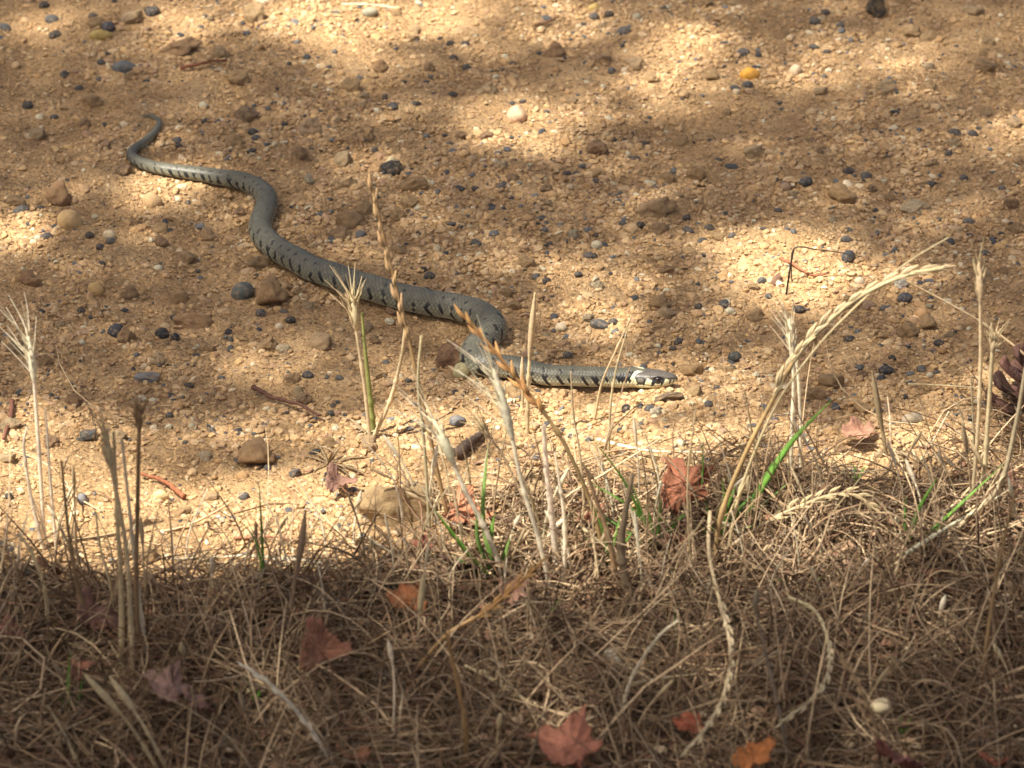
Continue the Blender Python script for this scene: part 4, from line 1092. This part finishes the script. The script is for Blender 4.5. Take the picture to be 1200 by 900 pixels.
fallen_leaf(62, 668, 40, (.38, .20, .12), 'curled tan leaf with a dark hole beside the dark grey stone', rot=2.0, tilt=(.5, .5), lift=.008)
fallen_leaf(88, 782, 50, (.28, .12, .07), 'rusty leaf in the shade below the dark red brown leaf', rot=1.4, tilt=(.5, .0), lift=.016)
fallen_leaf(15, 742, 40, (.24, .11, .075), 'maroon leaf scrap where the shade meets the gravel', rot=.4, tilt=(.2, .3), lift=.008)
fallen_leaf(1192, 572, 50, (.26, .125, .08), 'brown red leaf behind the kinked pale stalk', rot=.9, tilt=(.5, .2), lift=.010)
fallen_leaf(1012, 508, 44, (.42, .22, .14), 'dusty pink leaf flat on the gravel behind the short dry spike', rot=1.5, tilt=(.1, .1), lift=.004)
fallen_leaf(806, 852, 34, (.40, .12, .06), 'small red leaf scrap by the hanging braided stalk', rot=.3, tilt=(.4, .1), lift=.012)
fallen_leaf(1086, 672, 30, (.36, .13, .06), 'small red orange leaf scrap among the matted straw', rot=1.3, tilt=(.3, .1), lift=.010)
fallen_leaf(1165, 893, 44, (.36, .13, .07), 'red leaf scrap in the deep shade near the amber stem foot', rot=2.3, tilt=(.3, .2), lift=.014)
fallen_leaf(420, 890, 46, (.26, .12, .06), 'rust brown leaf buried in the shaded grass', rot=1.8, tilt=(.3, .2), lift=.010)
fallen_leaf(395, 565, 40, (.24, .13, .09), 'small dried brown scrap beside the flattened sprig', rot=.5, tilt=(.3, .2), lift=.004)
fallen_leaf(795, 632, 40, (.30, .12, .08), 'red leaf scrap under the green tuft blades', rot=2.7, tilt=(.2, .2), lift=.008)
marks = [(o.location[0], o.location[1], o['label']) for o in COL.objects if o.get('category') in ('leaf', 'grass tuft', 'stalk', 'sprig') and not o.get('group') and len(o['label'].split()) <= 9]
relabel([o for o in COL.objects if o.get('group') == 'short straw stems in the verge'], marks, 'short thin straw stem', .14)
# ------------------------------------------------------------------ dry grass thatch (countless strands)
STRAW = np.array([(.35, .26, .16), (.28, .20, .125), (.20, .15, .10), (.48, .385, .25), (.16, .105, .07), (.23, .145, .09), (.31, .255, .185)])
def thatch(n, seed, upright=False, L0=.025, L1=.085, spill=0.0, mix=(.2, .22, .18, .12, .1, .1, .08), gain=1.0):
    g = np.random.default_rng(seed)
    m = n * 6
    py = g.uniform(470, 1040, m); px = g.uniform(-330, 1530, m)
    p = on_ground(px, py)
    v = verge(p[:, 0], p[:, 1])
    core = (px > -60) & (px < 1260) & (py < 930)
    pr = np.where(core, 1, .4) * np.clip(v * 1.1 + spill, 0, 1) * (p[:, 1] > -.62)
    LS = np.array(leaf_spots)
    dl = (np.hypot(p[:, None, 0] - LS[None, :, 0], p[:, None, 1] - LS[None, :, 1]) / LS[None, :, 2]).min(1)
    pr = pr * np.where(dl < 1.0, .22, 1)
    ok = g.random(m) < pr; p = p[ok][:n]; n = len(p)
    K = 6; t = np.linspace(0, 1, K)[None]
    ln = g.uniform(L0, L1, n) * g.uniform(.6, 1.1, n)
    az = g.uniform(0, 6.283, n); cv = g.normal(0, 1.0, n)
    if upright:
        el = np.radians(g.uniform(35, 88, n)); bend = g.normal(0, .7, n)
        e = el[:, None] - np.abs(bend[:, None]) * t
        dx = np.cos(e); dz = np.sin(e)
        a = az[:, None] + cv[:, None] * .3 * t
        step = np.stack([dx * np.cos(a), dx * np.sin(a), dz], -1)
        z0 = np.zeros(n)
    else:
        a = az[:, None] + cv[:, None] * (t - .5) * 1.6
        e = np.radians(g.normal(2, 11, n))[:, None] + g.normal(-.25, .5, n)[:, None] * (t - .3)
        step = np.stack([np.cos(e) * np.cos(a), np.cos(e) * np.sin(a), np.sin(e)], -1)
        z0 = g.uniform(0, .009, n) * np.clip(verge(p[:, 0], p[:, 1]) * 1.2, .12, 1)
    Q = np.cumsum(step * (ln / (K - 1))[:, None, None], 1)
    Q[..., 0] += p[:, 0:1]; Q[..., 1] += p[:, 1:2]
    Q[..., 2] += z0[:, None]
    zg = gz(Q[..., 0].ravel(), Q[..., 1].ravel()).reshape(n, K)
    Q[..., 2] = np.maximum(Q[..., 2], .0004 if not upright else -.002) + zg
    w = g.uniform(.00024, .00060, n)[:, None] * (1 - .75 * t ** 2) * (1.25 if not upright else 1)
    T = np.gradient(Q, axis=1); T /= np.linalg.norm(T, axis=2)[..., None] + 1e-9
    rv = g.normal(size=(n, 1, 3)); A = np.cross(T, rv); A /= np.linalg.norm(A, axis=2)[..., None] + 1e-9
    B = np.cross(A, T)
    S = 3; phs = np.arange(S) * 2 * np.pi / S
    VV = Q[:, :, None] + w[..., None, None] * (np.cos(phs)[:, None] * A[:, :, None] * 1.5 + .7 * np.sin(phs)[:, None] * B[:, :, None])
    i = np.arange(K - 1)[:, None] * S; j = np.arange(S)[None]; k = (j + 1) % S
    F1 = np.stack([i + j, i + k, i + S + k, i + S + j], -1).reshape(-1, 4)
    FF = (F1[None] + (np.arange(n) * K * S)[:, None, None]).reshape(-1, 4)
    c = STRAW[g.choice(len(STRAW), n, p=list(mix))] * g.uniform(.7, 1.2, (n, 1)) * gain * np.array([.94, .85, .77])
    return VV.reshape(-1, 3), FF, np.repeat(c, K * S, 0)
mb = MB()
mb.put(*thatch(10500, 31)); mb.put(*thatch(3000, 32, L0=.012, L1=.04, spill=.02)); mb.put(*thatch(2300, 33, upright=True, L0=.015, L1=.06))
mb.put(*thatch(600, 35, upright=True, L0=.035, L1=.085))
PALEW = (.3, .1, 0, .6, 0, 0, 0)
mb.put(*thatch(800, 36, L0=.04, L1=.11, spill=.05, mix=PALEW, gain=1.3)); mb.put(*thatch(750, 37, upright=True, L0=.03, L1=.095, spill=.03, mix=PALEW, gain=1.3))
mb.put(*thatch(350, 34, L0=.02, L1=.06, spill=.09))
add('dry_grass', mb.mesh('dry_grass', M_thatch, True), label='matted grey brown dry grass covering the verge beside the path', cat='dry grass', kind='stuff')

# leaf crumbs and flakes too small to count
def flakes(n, seed):
    g = np.random.default_rng(seed); px = g.uniform(-60, 1260, n * 3); py = g.uniform(500, 960, n * 3)
    p = on_ground(px, py); ok = g.random(n * 3) < verge(p[:, 0], p[:, 1]) + .02; p = p[ok][:n]; n = len(p)
    base = np.array([[-1, -.4, 0], [0, -.7, .25], [1, -.3, 0], [.8, .5, .2], [-.1, .7, 0], [-.9, .4, .3]])
    s = g.uniform(.0010, .0034, n); az = g.uniform(0, 6.28, n); tl = g.normal(0, .6, n)
    VV = base[None] * (1 + g.uniform(-.3, .3, (n, 6, 1))) * s[:, None, None]
    X_, Y_, Z_ = VV[..., 0], VV[..., 1], VV[..., 2]
    Y_, Z_ = Y_ * np.cos(tl)[:, None] - Z_ * np.sin(tl)[:, None], Y_ * np.sin(tl)[:, None] + Z_ * np.cos(tl)[:, None]
    X_, Y_ = X_ * np.cos(az)[:, None] - Y_ * np.sin(az)[:, None], X_ * np.sin(az)[:, None] + Y_ * np.cos(az)[:, None]
    z0 = gz(p[:, 0], p[:, 1]) + g.uniform(.001, .014, n) * verge(p[:, 0], p[:, 1]) + .001
    VV = np.stack([X_ + p[:, :1], Y_ + p[:, 1:2], Z_ + z0[:, None]], -1)
    F1 = np.array([[0, 1, 4, 5], [1, 2, 3, 4]]); FF = (F1[None] + (np.arange(n) * 6)[:, None, None]).reshape(-1, 4)
    pal = np.array([(.24, .12, .07), (.32, .20, .12), (.16, .09, .06), (.36, .27, .17), (.22, .115, .07)])
    return VV.reshape(-1, 3), FF, np.repeat(pal[g.integers(0, 5, n)], 6, 0)
mb = MB(); mb.put(*flakes(2600, 51))
add('leaf_litter', mb.mesh('leaf_litter', M_thatch, False), label='brown crumbs of broken leaves scattered through the matted grass', cat='leaf litter', kind='stuff')

# ------------------------------------------------------------------ twigs, pod, pine cone
def twig(pts, r, colr, label, z=.003):
    P = smooth_path(stand(pts, mode='lie', z=z), 22)
    g = np.random.default_rng(random.randint(0, 999)); P[:, 2] += np.cumsum(g.normal(0, .00025, 22))
    t = np.linspace(0, 1, 22)
    rad = r * (1 - .45 * t) * (1 + .18 * np.sin(t * 40 + 1))
    P = np.vstack([P[:1] - (P[1] - P[0]) * .01, P, P[-1:] + (P[-1] - P[-2]) * .01]); rad = np.concatenate([[1e-5], rad, [1e-5]])
    V, F = tube(P, rad, 8)
    mb = MB(); mb.put(V, F, (1, 1, 1))
    o = add('twig', mb.mesh('twig', M_twig), None, label, 'twig'); o.color = (*colr, 1)
    return o
twig([(212,79),(235,76),(265,69)], .0013, (.22, .09, .05), 'thin reddish twig lying behind the snake tail')
twig([(297,455),(320,468),(345,476),(376,490)], .0015, (.13, .065, .045), 'dark reddish twig lying on the gravel below the snake')
twig([(216,582),(195,566),(165,556)], .0016, (.26, .10, .05), 'knobbed red brown twig in the sunny gravel')
twig([(536,532),(552,518),(566,506)], .0034, (.12, .085, .065), 'short thick broken twig among the stalks', z=.004)
twig([(14,470),(12,490),(4,515)], .0016, (.20, .09, .06), 'red brown twig end lying before the white barley')
twig([(915,302),(935,312),(950,320),(972,319)], .0010, (.27, .11, .06), 'thin red twig curving through the brightest patch of sand')
twig([(275,630),(310,630),(352,630)], .0010, (.34, .16, .09), 'straight pink brown twig lying in the sunny gravel edge')
twig([(625,29),(640,25),(655,19)], .0012, (.24, .14, .07), 'brown twig bit on the far sunlit gravel')
twig([(385,716),(430,690),(470,684)], .0042, (.07, .055, .042), 'dark stick lying in the half shade under the stems', z=.008)
p = at(1032, 826, .030)
V, F = rock_variant('round', ICO3, vr)
o = add('seed_pod', mesh_np('seed_pod', V, F, M_spike, True), None, 'round beige seed pod held up by a thin stem in the matted grass', 'seed pod', loc=tuple(p)); o.scale = (.0054, .0054, .0042); o.color = (.52, .42, .25, 1)
g0 = gz1(p[0], p[1]); V, F = tube(np.array([[.0/.0054, 0, (g0 - p[2]) / .0042], [.2, 0, -2], [0, 0, -.8]]), .12, 5)
mb = MB(); mb.put(V, F, (.4, .3, .18)); add('pod_stem', mb.mesh('pod_stem', M_straw), o)

def pine_cone(px, py, label):
    p = at(px, py)
    root = add('pine_cone', None, None, label, 'pine cone', loc=(p[0], p[1], gz1(p[0], p[1]) + .0175)); root.empty_display_size = .02
    n = 12; t = np.linspace(0, 1, n)
    V, F = tube(np.stack([np.zeros(n), np.zeros(n), -.024 + .05 * t], 1), .0095 * np.sin(t * 2.7 + .25) + .001, 10)
    mb = MB(); mb.put(V, F, (1, 1, 1)); c = add('core', mb.mesh('core', M_scale), root); c.color = (.09, .045, .03, 1)
    # one woody scale: narrow at the core, wide rounded thick lip
    rows = [(0, .0025, .0009), (.006, .0036, .0009), (.011, .0056, .0010), (.0150, .0062, .0018), (.0170, .0048, .0024), (.0176, .0018, .0014)]
    V = []; F = []
    K = 8
    for x_, w, th in rows:
        for k in range(K):
            a = 2 * math.pi * k / K
            V.append((x_, w * math.cos(a), th * math.sin(a) + .10 * x_ + 9 * x_ * x_ - 40 * w * w * math.cos(a) ** 2 * .4))
    for i in range(len(rows) - 1):
        for k in range(K):
            F.append((i * K + k, i * K + (k + 1) % K, (i + 1) * K + (k + 1) % K, (i + 1) * K + k))
    F.append(tuple([(len(rows) - 1) * K + k for k in (0, 2, 4, 6)]))
    me = mesh_np('scale', np.array(V), np.array(F), M_scale, True)
    N = 46
    for i in range(N):
        t = i / (N - 1); az = i * 2.39996
        z = -.022 + .046 * t
        el = -.25 + 1.05 * t
        s = (.80 + .55 * math.sin(t * 2.6 + .35)) * (1 - .3 * t)
        o = add('scale', me, root)
        o.matrix_basis = Matrix.Translation((0, 0, z)) @ Matrix.Rotation(az, 4, 'Z') @ Matrix.Rotation(-el, 4, 'Y') @ Matrix.Translation((.005, 0, 0)) @ Matrix.Diagonal((s, s, s, 1))
        o.color = (*vary((.115, .058, .042), .45), 1)
    root.rotation_euler = (math.radians(18), math.radians(22), math.radians(40))
    return root
pine_cone(1216, 478, 'open dark red brown pine cone lying on the gravel by the kinked stalk')

# ------------------------------------------------------------------ the tree that shades the path (its crown hangs over from behind)
LIT = [ # pixel centre, half widths, share of the sun let through
 (400,22,130,42,.85),(570,12,110,32,.6),(230,32,90,30,.38),(60,30,90,40,.25),(690,20,60,30,.35),(795,68,70,48,.65),(430,78,70,24,.45),
 (615,152,85,38,.8),(740,112,70,34,.45),(930,75,70,34,.42),(1040,72,90,36,.42),(1150,45,50,30,.15),(1185,155,45,32,.38),
 (10,272,45,24,.9),(185,220,60,24,.85),(425,195,36,18,.6),(70,290,40,20,.15),
 (700,350,70,62,.5),(645,300,50,25,.2),(900,308,72,50,1.0),(975,315,45,30,.4),(830,300,40,30,.25),
 (335,420,85,28,.55),(440,425,50,30,.15),(20,515,70,45,.65),(60,590,110,60,.8),(190,610,130,58,.9),(340,600,130,62,.85),(220,655,200,26,.9),(150,520,80,30,.4),(300,505,90,30,.35),
 (460,540,80,60,.55),(560,600,70,60,.7),(640,560,70,60,.6),(740,560,70,60,.45),(610,480,70,45,.5),(575,425,36,30,.5),
 (915,525,85,42,.65),(860,440,60,40,.38),(765,440,60,26,.5),(720,430,50,40,.25),(1040,535,60,36,.22),(985,460,40,40,.15),
 (560,670,110,42,.55),(725,680,90,45,.6),(640,640,100,40,.35),(960,665,110,38,.42),(1080,770,70,45,.38),(1170,640,80,45,.5),(672,885,60,32,.7),(880,890,40,26,.55),(790,590,50,40,.6),(1060,900,50,25,.4),
 (980,560,80,40,.3),(640,780,160,70,.14),(900,780,160,80,.14),(350,850,45,40,.35),(850,800,60,80,.2)]
def sun_share(px, py):
    L = np.full(np.shape(px), .0)
    for x0, y0, a, b, w in LIT:
        d = ((px - x0) / a) ** 2 + ((py - y0) / b) ** 2
        L = L + w * np.exp(-(d / .88) ** 1.8)
    sp_ = np.array(STALK_PTS); gp_ = sp_ - SUN[None] * (sp_[:, 2] / SUN[2])[:, None]
    qx, qy = to_pixel(gp_); E = np.zeros(np.shape(px))
    for x0, y0 in zip(qx, qy):
        E = np.maximum(E, .80 * np.exp(-(((px - x0) / 42) ** 2 + ((py - y0) / 20) ** 2)))
    L = L + E
    base = np.interp(py, [0, 450, 640, 720, 900], [.12, .12, .12, .10, .04])
    return np.clip(base + L, 0, 1)
def build_tree():
    S = SUN; crown_c = S * 3.7
    base = np.array([-3.5, -1.9, 0.0])
    root = add('shade_tree', None, None, 'leafy tree overhanging the path and dappling it with shade', 'tree', loc=(base[0], base[1], gz1(base[0], base[1]))); root.empty_display_size = .3
    g = np.random.default_rng(77)
    rel = lambda P: np.asarray(P) - base
    tp = smooth_path(np.array([base - [0, 0, .1], base + [.08, .05, 1.1], base + [.05, .1, 2.2], base + [.2, .2, 3.3], base + [.25, .25, 4.6]]), 26)
    t = np.linspace(0, 1, 26)
    V, F = tube(rel(tp), .17 * (1 - .75 * t) + .09 * np.exp(-t * 14), 14); mb = MB(); mb.put(V, F)
    add('trunk', mb.mesh('trunk', M_bark), root)
    # leaves: density set by how much sun the ground below receives
    def patch(n, hmin, hmax, seed):
        h_ = np.random.default_rng(seed)
        x = h_.uniform(-.62, .62, n); y = h_.uniform(-.75, 1.05, n)
        px, py = to_pixel(np.stack([x, y, np.zeros(n)], -1))
        tau = -np.log(np.clip(sun_share(px, py), .03, .985))
        h = h_.uniform(hmin, hmax, n)
        ok = h_.random(n) < tau / 3.5
        P = np.stack([x, y, np.zeros(n)], -1) + S[None] * (h / S[2])[:, None]
        return P[ok]
    P1 = patch(95000, 2.3, 3.5, 5)
    n2 = 26000
    q = g.normal(size=(n2, 3)); q /= np.linalg.norm(q, axis=1)[:, None]
    P2 = crown_c + np.array([-.5, -.3, .4]) + q * (g.random(n2) ** .45)[:, None] * np.array([2.7, 2.7, 1.5])
    clump = np.sin(P2[:, 0] * 5) + np.sin(P2[:, 1] * 5 + 1) + np.sin(P2[:, 2] * 6 + 2)
    gp = P2 - S[None] * (P2[:, 2] / S[2])[:, None]
    inside = (np.abs(gp[:, 0]) < .66) & (gp[:, 1] > -.8) & (gp[:, 1] < 1.1)
    P2 = P2[(~inside) & (clump > -.9) & (P2[:, 2] > 1.65)]
    P = np.vstack([P1, P2]); n = len(P)
    sz = np.concatenate([g.uniform(.008, .0125, len(P1)), g.uniform(.03, .05, len(P2))])
    leaf = np.array([[0, -1, 0], [.55, -.1, .12], [0, 1.1, 0], [-.55, -.1, .12], [0, 0, 0]])
    nrm = g.normal(size=(n, 3)) + np.array([0, 0, 1.6]) + S * .6; nrm /= np.linalg.norm(nrm, axis=1)[:, None]
    a = np.cross(nrm, g.normal(size=(n, 3))); a /= np.linalg.norm(a, axis=1)[:, None]; b = np.cross(nrm, a)
    VV = P[:, None] + sz[:, None, None] * (leaf[None, :, :1] * a[:, None] + leaf[None, :, 1:2] * b[:, None] + leaf[None, :, 2:] * nrm[:, None])
    F1 = np.array([[0, 1, 4], [1, 2, 4], [2, 3, 4], [3, 0, 4]])
    FF = (F1[None] + (np.arange(n) * 5)[:, None, None]).reshape(-1, 3)
    cr = add('crown', mesh_np('crown', rel(VV.reshape(-1, 3)), FF, M_treeleaf, True), root); cr['kind'] = 'stuff'
    # limbs and their twigs reach into the crown
    for k in range(9):
        f = .42 + .06 * k; s0 = tp[min(25, int(f * 25))]
        aim = crown_c + np.array([-.5, -.3, .4]) + np.array([math.cos(k * 2.4) * 1.9, math.sin(k * 2.4) * 1.9, g.uniform(-.3, .9)])
        mid = (s0 + aim) / 2 + [0, 0, .35]
        L = smooth_path(np.array([s0, mid, aim]), 16)
        gpj = L - S[None] * (L[:, 2] / S[2])[:, None]
        bad = (np.abs(gpj[:, 0]) < .75) & (gpj[:, 1] > -.9) & (gpj[:, 1] < 1.25)
        if bad.any(): L = L[:max(4, int(np.argmax(bad)) - 1)]
        V, F = tube(rel(L), .05 * (1 - .85 * np.linspace(0, 1, len(L))), 8); mb = MB(); mb.put(V, F)
        lo = add('limb', mb.mesh('limb', M_bark), root)
    print('tree leaves', n)
build_tree()
